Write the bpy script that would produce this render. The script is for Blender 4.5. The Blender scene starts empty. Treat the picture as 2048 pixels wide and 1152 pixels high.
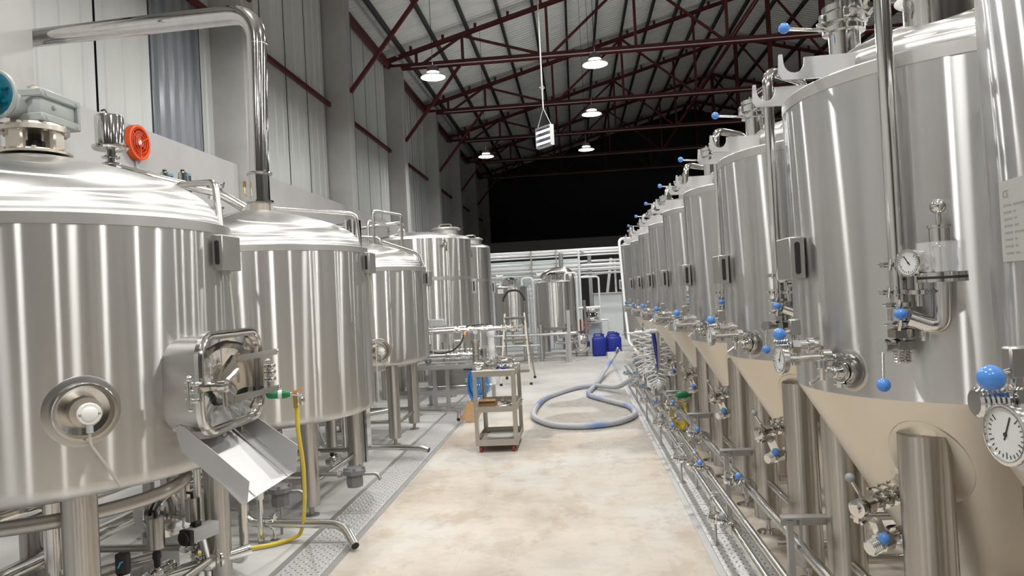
import bpy, bmesh, math, random
from mathutils import Vector, Matrix
random.seed(7)
S = bpy.context.scene
C = S.collection
PI = math.pi
def V(*a): return Vector(a)

# ---------------------------------------------------------------- camera
FPX = 1450.0
_yaw, _pitch, _roll = math.radians(5.0194), math.radians(0.6174), math.radians(3.0)
_fw = V(-math.sin(_yaw)*math.cos(_pitch), math.cos(_yaw)*math.cos(_pitch), math.sin(_pitch))
_rt0 = V(math.cos(_yaw), math.sin(_yaw), 0)
_up0 = _rt0.cross(_fw)
_rt = _rt0*math.cos(_roll) - _up0*math.sin(_roll)
_up = _up0*math.cos(_roll) + _rt0*math.sin(_roll)
cam_d = bpy.data.cameras.new('camera'); cam_d.sensor_width = 36.0; cam_d.lens = FPX/2048*36.0
cam_d.clip_start = 0.05; cam_d.clip_end = 200
cam = bpy.data.objects.new('camera', cam_d); C.objects.link(cam)
cam.matrix_world = Matrix(((_rt.x, _up.x, -_fw.x, 0), (_rt.y, _up.y, -_fw.y, 0), (_rt.z, _up.z, -_fw.z, 1.6), (0, 0, 0, 1)))
S.camera = cam

# ---------------------------------------------------------------- world (night outside) and exposure
w = bpy.data.worlds.new('night'); S.world = w; w.use_nodes = True
w.node_tree.nodes['Background'].inputs[0].default_value = (0.02, 0.026, 0.04, 1)
w.node_tree.nodes['Background'].inputs[1].default_value = 0.05
vs = S.view_settings
vs.view_transform = 'Standard'; vs.look = 'None'; vs.exposure = 0.0; vs.gamma = 1.0; vs.use_curve_mapping = False
LAMP_W = 46.0           # watts radiated by each high-bay lamp
LAMP_COL = (1.0, 0.985, 0.955)

# ---------------------------------------------------------------- materials
M = {}
def mat(name, col, rough=0.5, metal=0.0, **k):
    m = bpy.data.materials.new(name); m.use_nodes = True
    b = m.node_tree.nodes['Principled BSDF']
    b.inputs['Base Color'].default_value = (*col, 1); b.inputs['Roughness'].default_value = rough
    b.inputs['Metallic'].default_value = metal
    for kk, v in k.items(): b.inputs[kk.replace('_', ' ')].default_value = v
    M[name] = m
    return m, m.node_tree, b
def N(t, typ, **k):
    n = t.nodes.new(typ)
    for a, v in k.items(): setattr(n, a, v)
    return n
def noise(t, scale, detail=4, rough=0.5, vec=None, stretch=None):
    n = N(t, 'ShaderNodeTexNoise'); n.inputs['Scale'].default_value = scale
    n.inputs['Detail'].default_value = detail; n.inputs['Roughness'].default_value = rough
    if vec is None:
        tc = N(t, 'ShaderNodeTexCoord'); vec = tc.outputs['Object']
    if stretch:
        mp = N(t, 'ShaderNodeMapping'); mp.inputs['Scale'].default_value = stretch
        t.links.new(vec, mp.inputs['Vector']); vec = mp.outputs['Vector']
    t.links.new(vec, n.inputs['Vector'])
    return n
def ramp(t, src, stops):
    r = N(t, 'ShaderNodeValToRGB')
    while len(r.color_ramp.elements) > len(stops): r.color_ramp.elements.remove(r.color_ramp.elements[-1])
    while len(r.color_ramp.elements) < len(stops): r.color_ramp.elements.new(0.5)
    for e, (p, c) in zip(r.color_ramp.elements, stops):
        e.position = p; e.color = (*c, 1) if len(c) == 3 else c
    t.links.new(src, r.inputs['Fac'])
    return r
def bump(t, b, src, strength, dist=0.01):
    n = N(t, 'ShaderNodeBump'); n.inputs['Strength'].default_value = strength; n.inputs['Distance'].default_value = dist
    t.links.new(src, n.inputs['Height']); t.links.new(n.outputs['Normal'], b.inputs['Normal'])
def mixc(t, fac, a, b_):
    n = N(t, 'ShaderNodeMix', data_type='RGBA')
    for s, v in ((0, fac), (6, a), (7, b_)):
        if hasattr(v, 'links') or isinstance(v, bpy.types.NodeSocket): t.links.new(v, n.inputs[s])
        else: n.inputs[s].default_value = (*v, 1) if isinstance(v, tuple) else v
    return n.outputs[2]

def steel(name, col, rough, wave=0.0, var=0.04):
    m, t, b = mat(name, col, rough, 1.0)
    n = noise(t, 3.0, 5, 0.6)
    mr = N(t, 'ShaderNodeMapRange'); mr.inputs[3].default_value = max(rough-var, 0.02); mr.inputs[4].default_value = rough+var
    t.links.new(n.outputs[0], mr.inputs[0]); t.links.new(mr.outputs[0], b.inputs['Roughness'])
    if wave:
        n2 = noise(t, 2.2, 2, 0.4, stretch=(1, 1, 0.55)); bump(t, b, n2.outputs[0], wave, 0.02)
    return m
def brushed(name, col, rough, aniso, mixf=0.25, rot=0.0, wave=0.0, iso=0.38):
    """steel brushed around the axis: anisotropic gloss with a share of plain satin gloss"""
    m, t, b = mat(name, col, iso, 1.0)
    g = N(t, 'ShaderNodeBsdfAnisotropic'); g.distribution = 'MULTI_GGX'
    g.inputs['Roughness'].default_value = rough; g.inputs['Anisotropy'].default_value = aniso; g.inputs['Rotation'].default_value = rot
    tg = N(t, 'ShaderNodeTangent', direction_type='RADIAL', axis='Z'); t.links.new(tg.outputs[0], g.inputs['Tangent'])
    n = noise(t, 2.0, 4, 0.55, stretch=(5, 5, 0.3)); r = ramp(t, n.outputs[0], [(0.3, tuple(c*0.94 for c in col)), (0.7, tuple(min(1, c*1.05) for c in col))])
    t.links.new(r.outputs[0], g.inputs['Color']); t.links.new(r.outputs[0], b.inputs[0])
    mx = N(t, 'ShaderNodeMixShader'); mx.inputs[0].default_value = mixf
    t.links.new(g.outputs[0], mx.inputs[1]); t.links.new(b.outputs[0], mx.inputs[2])
    t.links.new(mx.outputs[0], t.nodes['Material Output'].inputs['Surface'])
    if wave:
        n2 = noise(t, 2.2, 2, 0.4, stretch=(1, 1, 0.5)); bn = N(t, 'ShaderNodeBump'); bn.inputs['Strength'].default_value = wave; bn.inputs['Distance'].default_value = 0.02
        t.links.new(n2.outputs[0], bn.inputs['Height']); t.links.new(bn.outputs[0], g.inputs['Normal']); t.links.new(bn.outputs[0], b.inputs['Normal'])
    return m
brushed('brushed', (0.61, 0.60, 0.585), 0.20, 0.86, 0.42, wave=0.025, iso=0.44)
brushed('fermenter_brushed', (0.66, 0.66, 0.655), 0.20, 0.86, 0.40, wave=0.02, iso=0.42)
brushed('lid_steel', (0.66, 0.655, 0.64), 0.22, 0.82, 0.48, rot=0.25, iso=0.40)
brushed('leg_steel', (0.49, 0.465, 0.43), 0.27, 0.70, 0.30, wave=0.04)
brushed('duct_steel', (0.72, 0.71, 0.70), 0.07, 0.50, 0.04, iso=0.2)
steel('satin', (0.68, 0.63, 0.55), 0.36, 0.05)
steel('band', (0.64, 0.63, 0.61), 0.37)
steel('pipe_steel', (0.66, 0.645, 0.62), 0.22)
steel('polished', (0.72, 0.71, 0.69), 0.12, var=0.03)
steel('mirror', (0.74, 0.73, 0.71), 0.08, var=0.015)
steel('crumpled', (0.76, 0.75, 0.72), 0.06, wave=0.8, var=0.02)
steel('sheet_steel', (0.56, 0.56, 0.56), 0.46)
steel('cast_metal', (0.40, 0.39, 0.37), 0.45)
steel('alu', (0.50, 0.475, 0.43), 0.40)
steel('tread_steel', (0.66, 0.66, 0.66), 0.50)
M['tread_steel'].node_tree.nodes['Principled BSDF'].inputs['Metallic'].default_value = 0.75
steel('box_steel', (0.42, 0.41, 0.395), 0.45)
steel('pad_steel', (0.50, 0.485, 0.465), 0.30)
steel('ladder_alu', (0.36, 0.335, 0.29), 0.42)
mat('blue_knob', (0.085, 0.26, 0.68), 0.2)
mat('grey_knob', (0.28, 0.30, 0.32), 0.35)
mat('black', (0.012, 0.012, 0.013), 0.5)
mat('rubber', (0.03, 0.03, 0.03), 0.7)
mat('white_plastic', (0.78, 0.78, 0.76), 0.35)
mat('grey_plastic', (0.45, 0.46, 0.47), 0.5)
mat('grey_enamel', (0.36, 0.38, 0.37), 0.45)
mat('trap_grey', (0.17, 0.175, 0.18), 0.55)
mat('teal', (0.0, 0.105, 0.15), 0.4)
mat('orange', (0.85, 0.10, 0.01), 0.45)
mat('orange_handle', (0.8, 0.27, 0.03), 0.4)
mat('green', (0.005, 0.20, 0.065), 0.35)
mat('brass', (0.55, 0.38, 0.14), 0.3, 1.0)
mat('yellow', (0.75, 0.58, 0.05), 0.4)
mat('blue_hose', (0.02, 0.22, 0.62), 0.4)
mat('navy', (0.02, 0.03, 0.25), 0.4)
mat('drum_blue', (0.012, 0.03, 0.33), 0.38)
mat('red_bucket', (0.42, 0.05, 0.02), 0.5)
mat('caster_red', (0.35, 0.03, 0.02), 0.5)
mat('cable', (0.55, 0.53, 0.48), 0.5)
mat('dial', (0.72, 0.74, 0.74), 0.25)
mat('clear', (0.92, 0.94, 0.95), 0.05, Alpha=0.20)
mat('spiral_clear', (0.86, 0.88, 0.88), 0.2, Transmission_Weight=0.15, IOR=1.4)
mat('plate_label', (0.50, 0.50, 0.47), 0.45, 0.3)
mat('etch', (0.34, 0.34, 0.32), 0.5, 0.3)
mat('purlin_dark', (0.03, 0.03, 0.032), 0.6)
mat('girder_light', (0.45, 0.45, 0.44), 0.4)
mat('lamp_housing', (0.16, 0.15, 0.15), 0.45, 0.4)
mat('lamp_ring', (0.6, 0.6, 0.6), 0.3, 0.6)
mat('panel_white', (0.76, 0.85, 0.88), 0.4)
mat('partition_white', (0.76, 0.80, 0.82), 0.5)
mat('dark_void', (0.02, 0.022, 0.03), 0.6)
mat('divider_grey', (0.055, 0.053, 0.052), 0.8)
mat('pipe_white', (0.82, 0.83, 0.83), 0.35, 0.1)
mat('post_grey', (0.32, 0.33, 0.35), 0.5, 0.3)
mat('ink', (0.03, 0.03, 0.03), 0.5)
mat('ink_cyan', (0.1, 0.5, 0.75), 0.5)
m, t, b = mat('lamp_glow', (1, 1, 1), 0.4); b.inputs['Emission Color'].default_value = (1, 0.97, 0.93, 1); b.inputs['Emission Strength'].default_value = 12
m, t, b = mat('tube_glow', (1, 1, 1), 0.4); b.inputs['Emission Color'].default_value = (0.85, 0.93, 1, 1); b.inputs['Emission Strength'].default_value = 3.0

m, t, b = mat('red_paint', (0.19, 0.022, 0.022), 0.5)
n = noise(t, 4, 4); r = ramp(t, n.outputs[0], [(0.3, (0.065, 0.008, 0.010)), (0.7, (0.12, 0.016, 0.016))]); t.links.new(r.outputs[0], b.inputs[0])
m, t, b = mat('cardboard', (0.36, 0.22, 0.11), 0.8)
n = noise(t, 30, 3); r = ramp(t, n.outputs[0], [(0.3, (0.32, 0.19, 0.09)), (0.7, (0.40, 0.26, 0.13))]); t.links.new(r.outputs[0], b.inputs[0])
# hose: pale grey-blue with worn blue patches
m, t, b = mat('hose_grey', (0.40, 0.44, 0.52), 0.45)
n = noise(t, 1.3, 2); r = ramp(t, n.outputs[0], [(0.50, (0.44, 0.46, 0.49)), (0.68, (0.16, 0.24, 0.52))]); t.links.new(r.outputs[0], b.inputs[0])
# wall cladding
m, t, b = mat('cladding', (0.60, 0.61, 0.59), 0.42)
n = noise(t, 1.2, 5, 0.6, stretch=(1, 1, 0.12)); r = ramp(t, n.outputs[0], [(0.3, (0.53, 0.545, 0.53)), (0.65, (0.64, 0.655, 0.635))]); t.links.new(r.outputs[0], b.inputs[0])
m, t, b = mat('translucent_sheet', (0.22, 0.24, 0.27), 0.25)
n = noise(t, 2, 4, stretch=(1, 1, 0.15)); r = ramp(t, n.outputs[0], [(0.3, (0.17, 0.19, 0.23)), (0.7, (0.30, 0.32, 0.34))]); t.links.new(r.outputs[0], b.inputs[0])
m, t, b = mat('roof_sheet', (0.42, 0.42, 0.41), 0.45)
n = noise(t, 1.5, 4); r = ramp(t, n.outputs[0], [(0.3, (0.74, 0.75, 0.74)), (0.7, (0.84, 0.85, 0.83))]); t.links.new(r.outputs[0], b.inputs[0])
m, t, b = mat('concrete_wall', (0.48, 0.47, 0.455), 0.8)
n = noise(t, 1.1, 6, 0.6); r = ramp(t, n.outputs[0], [(0.3, (0.41, 0.405, 0.40)), (0.7, (0.50, 0.495, 0.49))]); t.links.new(r.outputs[0], b.inputs[0])
n2 = noise(t, 25, 4); bump(t, b, n2.outputs[0], 0.15, 0.004)
m, t, b = mat('concrete_column', (0.40, 0.39, 0.37), 0.85)
n = noise(t, 0.8, 6, 0.65); r = ramp(t, n.outputs[0], [(0.30, (0.42, 0.415, 0.40)), (0.70, (0.57, 0.565, 0.55))]); t.links.new(r.outputs[0], b.inputs[0])
n2 = noise(t, 18, 5); bump(t, b, n2.outputs[0], 0.25, 0.006)
# column with pale paint on its upper part and a ragged lower edge
m, t, b = mat('column_painted', (0.5, 0.5, 0.5), 0.7)
tc = N(t, 'ShaderNodeTexCoord'); sx = N(t, 'ShaderNodeSeparateXYZ'); t.links.new(tc.outputs['Object'], sx.inputs[0])
n = noise(t, 2.2, 6, 0.65); ma = N(t, 'ShaderNodeMath', operation='MULTIPLY_ADD'); ma.inputs[1].default_value = 0.6
t.links.new(n.outputs[0], ma.inputs[0]); t.links.new(sx.outputs[2], ma.inputs[2])
r1 = ramp(t, n.outputs[0], [(0.3, (0.36, 0.355, 0.34)), (0.7, (0.47, 0.465, 0.45))])
gt = N(t, 'ShaderNodeMath', operation='GREATER_THAN'); gt.inputs[1].default_value = 4.27; t.links.new(ma.outputs[0], gt.inputs[0])
t.links.new(mixc(t, gt.outputs[0], r1.outputs[0], (0.45, 0.45, 0.435)), b.inputs[0])
# floor: pale beige concrete, faint stains, damp grey area in the middle of the aisle
m, t, b = mat('floor_concrete', (0.6, 0.55, 0.47), 0.5)
tc = N(t, 'ShaderNodeTexCoord'); P = tc.outputs['Object']
n1 = noise(t, 0.55, 6, 0.6, P); n2 = noise(t, 4.5, 8, 0.7, P); n3 = noise(t, 1.6, 6, 0.62, P)
base = ramp(t, n1.outputs[0], [(0.34, (0.46, 0.39, 0.315)), (0.48, (0.53, 0.475, 0.405)), (0.60, (0.545, 0.525, 0.49))])
det = ramp(t, n2.outputs[0], [(0.28, (0.72, 0.69, 0.66)), (0.55, (1, 1, 1))])
mu = N(t, 'ShaderNodeMix', data_type='RGBA', blend_type='MULTIPLY'); mu.inputs[0].default_value = 0.75
t.links.new(base.outputs[0], mu.inputs[6]); t.links.new(det.outputs[0], mu.inputs[7])
# sparse dark specks and scuffs
n6 = noise(t, 16, 4, 0.7, P); sp = ramp(t, n6.outputs[0], [(0.27, (0.45, 0.41, 0.36)), (0.33, (1, 1, 1))])
n7 = noise(t, 2.6, 7, 0.72, P, stretch=(1, 0.6, 1)); sc = ramp(t, n7.outputs[0], [(0.40, (0.80, 0.72, 0.64)), (0.47, (1, 1, 1))])
mu2 = N(t, 'ShaderNodeMix', data_type='RGBA', blend_type='MULTIPLY'); mu2.inputs[0].default_value = 0.8
t.links.new(mu.outputs[2], mu2.inputs[6]); t.links.new(sp.outputs[0], mu2.inputs[7])
mu3 = N(t, 'ShaderNodeMix', data_type='RGBA', blend_type='MULTIPLY'); mu3.inputs[0].default_value = 0.6
t.links.new(mu2.outputs[2], mu3.inputs[6]); t.links.new(sc.outputs[0], mu3.inputs[7])
sx = N(t, 'ShaderNodeSeparateXYZ'); t.links.new(P, sx.inputs[0])
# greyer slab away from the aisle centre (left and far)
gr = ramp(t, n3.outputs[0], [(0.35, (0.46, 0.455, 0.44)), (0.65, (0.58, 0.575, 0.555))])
def mrange(src, a, b_, c=0.0, d=1.0):
    n = N(t, 'ShaderNodeMapRange'); n.inputs[1].default_value = a; n.inputs[2].default_value = b_; n.inputs[3].default_value = c; n.inputs[4].default_value = d
    t.links.new(src, n.inputs[0]); return n.outputs[0]
def math2(op, a, b_):
    n = N(t, 'ShaderNodeMath', operation=op)
    for i, v in enumerate((a, b_)):
        if isinstance(v, (int, float)): n.inputs[i].default_value = v
        else: t.links.new(v, n.inputs[i])
    return n.outputs[0]
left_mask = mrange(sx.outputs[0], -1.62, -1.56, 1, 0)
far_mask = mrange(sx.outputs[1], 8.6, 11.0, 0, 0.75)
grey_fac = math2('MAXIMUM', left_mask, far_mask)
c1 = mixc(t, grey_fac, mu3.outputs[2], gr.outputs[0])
# damp patch around the hose: noise-edged blob centred at (0.35, 8.9)
dx = math2('MULTIPLY', math2('SUBTRACT', sx.outputs[0], 0.45), 1.15)
dy = math2('MULTIPLY', math2('SUBTRACT', sx.outputs[1], 9.3), 0.40)
dist = math2('SQRT', math2('ADD', math2('MULTIPLY', dx, dx), math2('MULTIPLY', dy, dy)), 0)
n5 = noise(t, 0.95, 1.5, 0.4, P)
blob = math2('ADD', dist, math2('MULTIPLY', math2('SUBTRACT', n5.outputs[0], 0.5), 3.0))
wet = ramp(t, blob, [(0.80, (1, 1, 1)), (0.97, (0, 0, 0))])
dry = math2('MULTIPLY', wet.outputs[0], 1.0)
c2 = mixc(t, math2('MULTIPLY', dry, 0.55), c1, (0.34, 0.315, 0.275))
t.links.new(c2, b.inputs[0])
t.links.new(math2('SUBTRACT', math2('ADD', 0.44, math2('MULTIPLY', n2.outputs[0], 0.18)), math2('MULTIPLY', dry, 0.26)), b.inputs['Roughness'])
bump(t, b, n2.outputs[0], 0.06, 0.004)

# ---------------------------------------------------------------- mesh builder
def basis(axis):
    w_ = Vector(axis).normalized()
    a = V(0, 0, 1) if abs(w_.z) < 0.9 else V(1, 0, 0)
    u = a.cross(w_).normalized(); v = w_.cross(u)
    return u, v, w_
class MB:
    def __init__(s): s.v = []; s.f = []
    def add(s, vs_, fs):
        o = len(s.v); s.v += [Vector(p) for p in vs_]; s.f += [tuple(i+o for i in f) for f in fs]; return s
    def lathe(s, p, axis, prof, seg=24, cap0=True, cap1=True):
        """prof: list of (offset along axis, radius)"""
        u, v, w_ = basis(axis); p = Vector(p); vs_ = []; fs = []
        for t_, r in prof:
            for i in range(seg):
                a = 2*PI*i/seg
                vs_.append(p + w_*t_ + (u*math.cos(a) + v*math.sin(a))*r)
        n = len(prof)
        for j in range(n-1):
            for i in range(seg):
                k = (i+1) % seg
                fs.append((j*seg+i, j*seg+k, (j+1)*seg+k, (j+1)*seg+i))
        if cap0 and prof[0][1] > 1e-6: fs.append(tuple(reversed(range(seg))))
        if cap1 and prof[-1][1] > 1e-6: fs.append(tuple((n-1)*seg+i for i in range(seg)))
        return s.add(vs_, fs)
    def cyl(s, p0, p1, r, r1=None, seg=14):
        p0 = Vector(p0); d = Vector(p1)-p0
        return s.lathe(p0, d, [(0, r), (d.length, r if r1 is None else r1)], seg)
    def box(s, c, size, rz=0.0, R=None):
        c = Vector(c); h = Vector(size)/2; vs_ = []
        Rm = R if R is not None else Matrix.Rotation(rz, 3, 'Z')
        for x in (-1, 1):
            for y in (-1, 1):
                for z in (-1, 1): vs_.append(c + Rm @ V(x*h.x, y*h.y, z*h.z))
        return s.add(vs_, [(0, 1, 3, 2), (4, 6, 7, 5), (0, 4, 5, 1), (2, 3, 7, 6), (0, 2, 6, 4), (1, 5, 7, 3)])
    def rbox(s, c, size, bev=0.01, seg=2, R=None):
        bm = bmesh.new(); bmesh.ops.create_cube(bm, size=1.0)
        for v in bm.verts: v.co = V(v.co.x*size[0], v.co.y*size[1], v.co.z*size[2])
        bmesh.ops.bevel(bm, geom=list(bm.edges), offset=bev, segments=seg, affect='EDGES', profile=0.5)
        bm.verts.index_update(); c = Vector(c)
        vs_ = [c + (R @ v.co if R is not None else v.co) for v in bm.verts]
        fs = [tuple(v.index for v in f.verts) for f in bm.faces]; bm.free()
        return s.add(vs_, fs)
    def bar(s, p0, p1, wd, ht, up=(0, 0, 1)):
        p0 = Vector(p0); p1 = Vector(p1); d = (p1-p0); L = d.length; d.normalize()
        u = d.cross(Vector(up))
        if u.length < 1e-4: u = d.cross(V(1, 0, 0))
        u.normalize(); v = u.cross(d)
        R = Matrix((d, u, v)).transposed()
        return s.box((p0+p1)/2, (L, wd, ht), R=R)
    def tube(s, pts, r, seg=10, bend=0.0, closed=False, nb=5, caps=True):
        P = [Vector(p) for p in pts]
        if bend > 0 and not closed:
            Q = [P[0]]
            for i in range(1, len(P)-1):
                a, b_, c = P[i-1], P[i], P[i+1]
                d1 = (a-b_); d2 = (c-b_); l = min(bend, d1.length*0.48, d2.length*0.48)
                if l < 1e-4 or d1.normalized().dot(d2.normalized()) < -0.999: Q.append(b_); continue
                s0 = b_+d1.normalized()*l; s1 = b_+d2.normalized()*l
                for k in range(nb+1):
                    t_ = k/nb; Q.append(s0*(1-t_)**2 + b_*2*t_*(1-t_) + s1*t_*t_)
            Q.append(P[-1]); P = Q
        n = len(P); vs_ = []; fs = []
        tang = []
        for i in range(n):
            if closed: d = P[(i+1) % n]-P[i-1]
            else: d = P[min(i+1, n-1)]-P[max(i-1, 0)]
            tang.append(d.normalized())
        u, v, _ = basis(tang[0])
        for i in range(n):
            if i > 0:
                q = tang[i-1].rotation_difference(tang[i]); u = q @ u
            u = (u - tang[i]*u.dot(tang[i])).normalized(); v = tang[i].cross(u)
            for k in range(seg):
                a = 2*PI*k/seg; vs_.append(P[i] + (u*math.cos(a)+v*math.sin(a))*r)
        m_ = n if closed else n-1
        for i in range(m_):
            j = (i+1) % n
            for k in range(seg):
                l = (k+1) % seg; fs.append((i*seg+k, i*seg+l, j*seg+l, j*seg+k))
        if caps and not closed: fs.append(tuple(reversed(range(seg)))); fs.append(tuple((n-1)*seg+k for k in range(seg)))
        return s.add(vs_, fs)
    def sphere(s, c, r, seg=14, rings=8, sz=1.0):
        prof = [(-r*sz*math.cos(PI*i/rings), max(1e-5, r*math.sin(PI*i/rings))) for i in range(rings+1)]
        return s.lathe(c, (0, 0, 1), prof, seg, False, False)
    def torus(s, c, axis, R_, r, seg=24, rs=8):
        u, v, w_ = basis(axis); c = Vector(c)
        return s.tube([c+(u*math.cos(2*PI*i/seg)+v*math.sin(2*PI*i/seg))*R_ for i in range(seg)], r, rs, closed=True)
    def prism(s, poly, o, u, v, th):
        """polygon in the (u,v) plane at o, extruded symmetrically by th along u x v"""
        o, u, v = Vector(o), Vector(u).normalized(), Vector(v).normalized(); w_ = u.cross(v); n = len(poly)
        vs_ = [o+u*a+v*b_+w_*(-th/2) for a, b_ in poly] + [o+u*a+v*b_+w_*(th/2) for a, b_ in poly]
        fs = [tuple(reversed(range(n))), tuple(range(n, 2*n))]
        for i in range(n): j = (i+1) % n; fs.append((i, j, n+j, n+i))
        return s.add(vs_, fs)
    def ringprism(s, outer, inner, o, u, v, th):
        """plate with a hole; outer and inner share the point count"""
        o, u, v = Vector(o), Vector(u).normalized(), Vector(v).normalized(); w_ = u.cross(v); n = len(outer); vs_ = []
        for d in (-th/2, th/2):
            for q in (outer, inner): vs_ += [o+u*a+v*b_+w_*d for a, b_ in q]
        fs = []
        for i in range(n):
            j = (i+1) % n
            fs += [(i, n+i, n+j, j), (2*n+i, 2*n+j, 3*n+j, 3*n+i), (i, j, 2*n+j, 2*n+i), (n+i, 3*n+i, 3*n+j, n+j)]
        return s.add(vs_, fs)
    def build(s, name, m, parent=None, sharp=38):
        org = V(0, 0, 0)
        if parent is not None:
            r = parent
            while r.parent is not None: r = r.parent
            org = r.location
        me = bpy.data.meshes.new(name); me.from_pydata([v-org for v in s.v], [], s.f)
        me.polygons.foreach_set('use_smooth', [True]*len(me.polygons))
        bm = bmesh.new(); bm.from_mesh(me); bmesh.ops.recalc_face_normals(bm, faces=bm.faces); bm.to_mesh(me); bm.free()
        me.set_sharp_from_angle(angle=math.radians(sharp))
        me.materials.append(M[m] if isinstance(m, str) else m)
        o = bpy.data.objects.new(name, me); C.objects.link(o); o.parent = parent
        return o
def rrect(w_, h, r, n=5):
    out = []
    for cx, cy, a0 in ((w_/2-r, h/2-r, 0), (-w_/2+r, h/2-r, PI/2), (-w_/2+r, -h/2+r, PI), (w_/2-r, -h/2+r, 1.5*PI)):
        for i in range(n+1): a = a0+PI/2*i/n; out.append((cx+r*math.cos(a), cy+r*math.sin(a)))
    return out
def circ(r, n=24): return [(r*math.cos(2*PI*i/n), r*math.sin(2*PI*i/n)) for i in range(n)]
def tag(o, label, cat, group=None):
    o['label'] = label; o['category'] = cat
    if group: o['group'] = group
    return o
def thing(name, label, cat, loc=(0, 0, 0), group=None):
    o = bpy.data.objects.new(name, None); C.objects.link(o); o.location = loc; o.empty_display_size = 0.1
    return tag(o, label, cat, group)
def struct(o): o['kind'] = 'structure'; return o
def copy_tree(o, parent=None):
    c = o.copy(); C.objects.link(c); c.parent = parent
    for ch in list(o.children): copy_tree(ch, c)
    return c
def solo(name, mb, m, label, cat, loc, group=None):
    """a thing that is a single mesh, coordinates given in the world"""
    l = Vector(loc)
    for i in range(len(mb.v)): mb.v[i] = mb.v[i]-l
    o = mb.build(name, m); o.location = l
    return tag(o, label, cat, group)
def text_mesh(body, size, fn):
    """flat lettering as triangles; fn maps (x, y) to a 3D point"""
    cu = bpy.data.curves.new('t', 'FONT'); cu.body = body; cu.size = size; cu.align_x = 'CENTER'; cu.align_y = 'CENTER'
    ob = bpy.data.objects.new('t', cu); C.objects.link(ob); bpy.context.view_layer.update()
    me = ob.evaluated_get(bpy.context.evaluated_depsgraph_get()).to_mesh()
    mb = MB().add([fn(v.co.x, v.co.y) for v in me.vertices], [tuple(p.vertices) for p in me.polygons])
    bpy.data.objects.remove(ob); bpy.data.curves.remove(cu)
    return mb

# ---------------------------------------------------------------- fittings shared by many things
def clamp(mb, p, axis, r, wing=None):
    """tri-clamp: ring with a bolt and a wing nut"""
    u, v, w_ = basis(axis); p = Vector(p)
    mb.lathe(p-w_*0.009, w_, [(0, r*1.0), (0.002, r*1.42), (0.016, r*1.42), (0.018, r)], 18)
    d = Vector(wing).normalized() if wing is not None else u
    d = (d - w_*d.dot(w_)).normalized(); e = w_.cross(d)
    q = p + d*(r*1.42)
    mb.box(q+d*0.008, (0.022, 0.02, 0.016), R=Matrix((d, e, w_)).transposed())
    mb.cyl(q+d*0.008-e*0.028, q+d*0.008+e*0.03, 0.0045, seg=8)
    mb.cyl(q+d*0.008+e*0.022-w_*0.017, q+d*0.008+e*0.030+w_*0.017, 0.0055, seg=8)
def knob_handle(parent, p0, p1, ballmat, r=0.02, rod=0.0055, name='valve_handle'):
    h = MB().cyl(p0, p1, rod, seg=10).build(name, 'polished', parent)
    MB().sphere(p1, r).build('ball_knob', ballmat, h if parent.parent is None else parent)
    return h
def butterfly(mb, p, axis, r, wing=None):
    u, v, w_ = basis(axis); p = Vector(p)
    mb.lathe(p-w_*0.02, w_, [(0, r*1.15), (0.001, r*1.5), (0.039, r*1.5), (0.04, r*1.15)], 18)
    clamp(mb, p-w_*0.032, axis, r, wing); clamp(mb, p+w_*0.032, axis, r, wing)
def gauge(parent, p, n, r, depth=0.03, needle=0.7):
    """round dial gauge facing n"""
    n = Vector(n).normalized(); p = Vector(p); u, v, _ = basis(n)
    g = MB().lathe(p-n*depth, n, [(0, r*0.55), (0.002, r*0.92), (depth*0.7, r*0.92), (depth*0.72, r), (depth, r), (depth+0.002, r*0.95), (depth+0.002, r*0.86), (depth-0.004, r*0.86)], 28, True, False).build('gauge_case', 'polished', parent)
    d = MB().lathe(p-n*0.006, n, [(0, r*0.88), (0.003, r*0.88)], 28).build('dial', 'dial', g if parent.parent is None else parent)
    ink = MB(); q = p-n*0.0025
    for i in range(21):
        a = math.radians(-225+270*i/20); c = u*math.cos(a)+v*math.sin(a)
        ink.bar(q+c*r*(0.66 if i % 5 else 0.58), q+c*r*0.78, 0.0016, 0.0008, n)
    a = needle; c = u*math.cos(a)+v*math.sin(a); ink.bar(q-c*r*0.2, q+c*r*0.62, 0.003, 0.001, n)
    ink.lathe(q, n, [(0, r*0.07), (0.002, r*0.07)], 10)
    ink.build('gauge_marks', 'ink', g if parent.parent is None else parent)
    return g
def cone_patch(fn, ra, rb, th=0.003, n=28):
    """oval pad laid on a surface; fn(a,b) -> (point, normal)"""
    mb = MB(); vs_ = []; fs = []
    for j, s_ in enumerate((0.0, 0.35, 0.7, 0.97, 1.0)):
        for i in range(n):
            a = 2*PI*i/n; p, nn = fn(ra*s_*math.cos(a), rb*s_*math.sin(a)); vs_.append(p+nn*(th if j < 4 else 0))
    for j in range(4):
        for i in range(n): k = (i+1) % n; fs.append((j*n+i, j*n+k, (j+1)*n+k, (j+1)*n+i))
    return mb.add(vs_, fs)

# ================================================================ THE HALL
XW, XC, XD, YN, YF = -5.4, -4.9, -5.06, -24.0, 46.0     # cladding, column face, dado face, near and far end
RX, EZ, SL = 7.5, 8.9, 0.27                              # ridge x, eave height, roof slope
XR = 2*RX-XW
COLS = [-20.7, -15.3, -9.9, -4.6, 0.75, 6.10, 10.95, 16.2, 21.6, 27.1, 32.4, 37.8, 43.1]
floor = struct(MB().box((RX, (YN+YF)/2, -0.1), (XR-XW+1, YF-YN, 0.2)).build('floor', 'floor_concrete'))
# saw-cut joints in the slab
for (x0, y0, x1, y1) in ((-0.80, -2, -0.80, 20.8), (-1.54, 13.6, 0.7, 13.6)):
    MB().bar((x0, y0, 0.0006), (x1, y1, 0.0006), 0.003, 0.001).build('slab_joint', 'concrete_column', floor)

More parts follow.
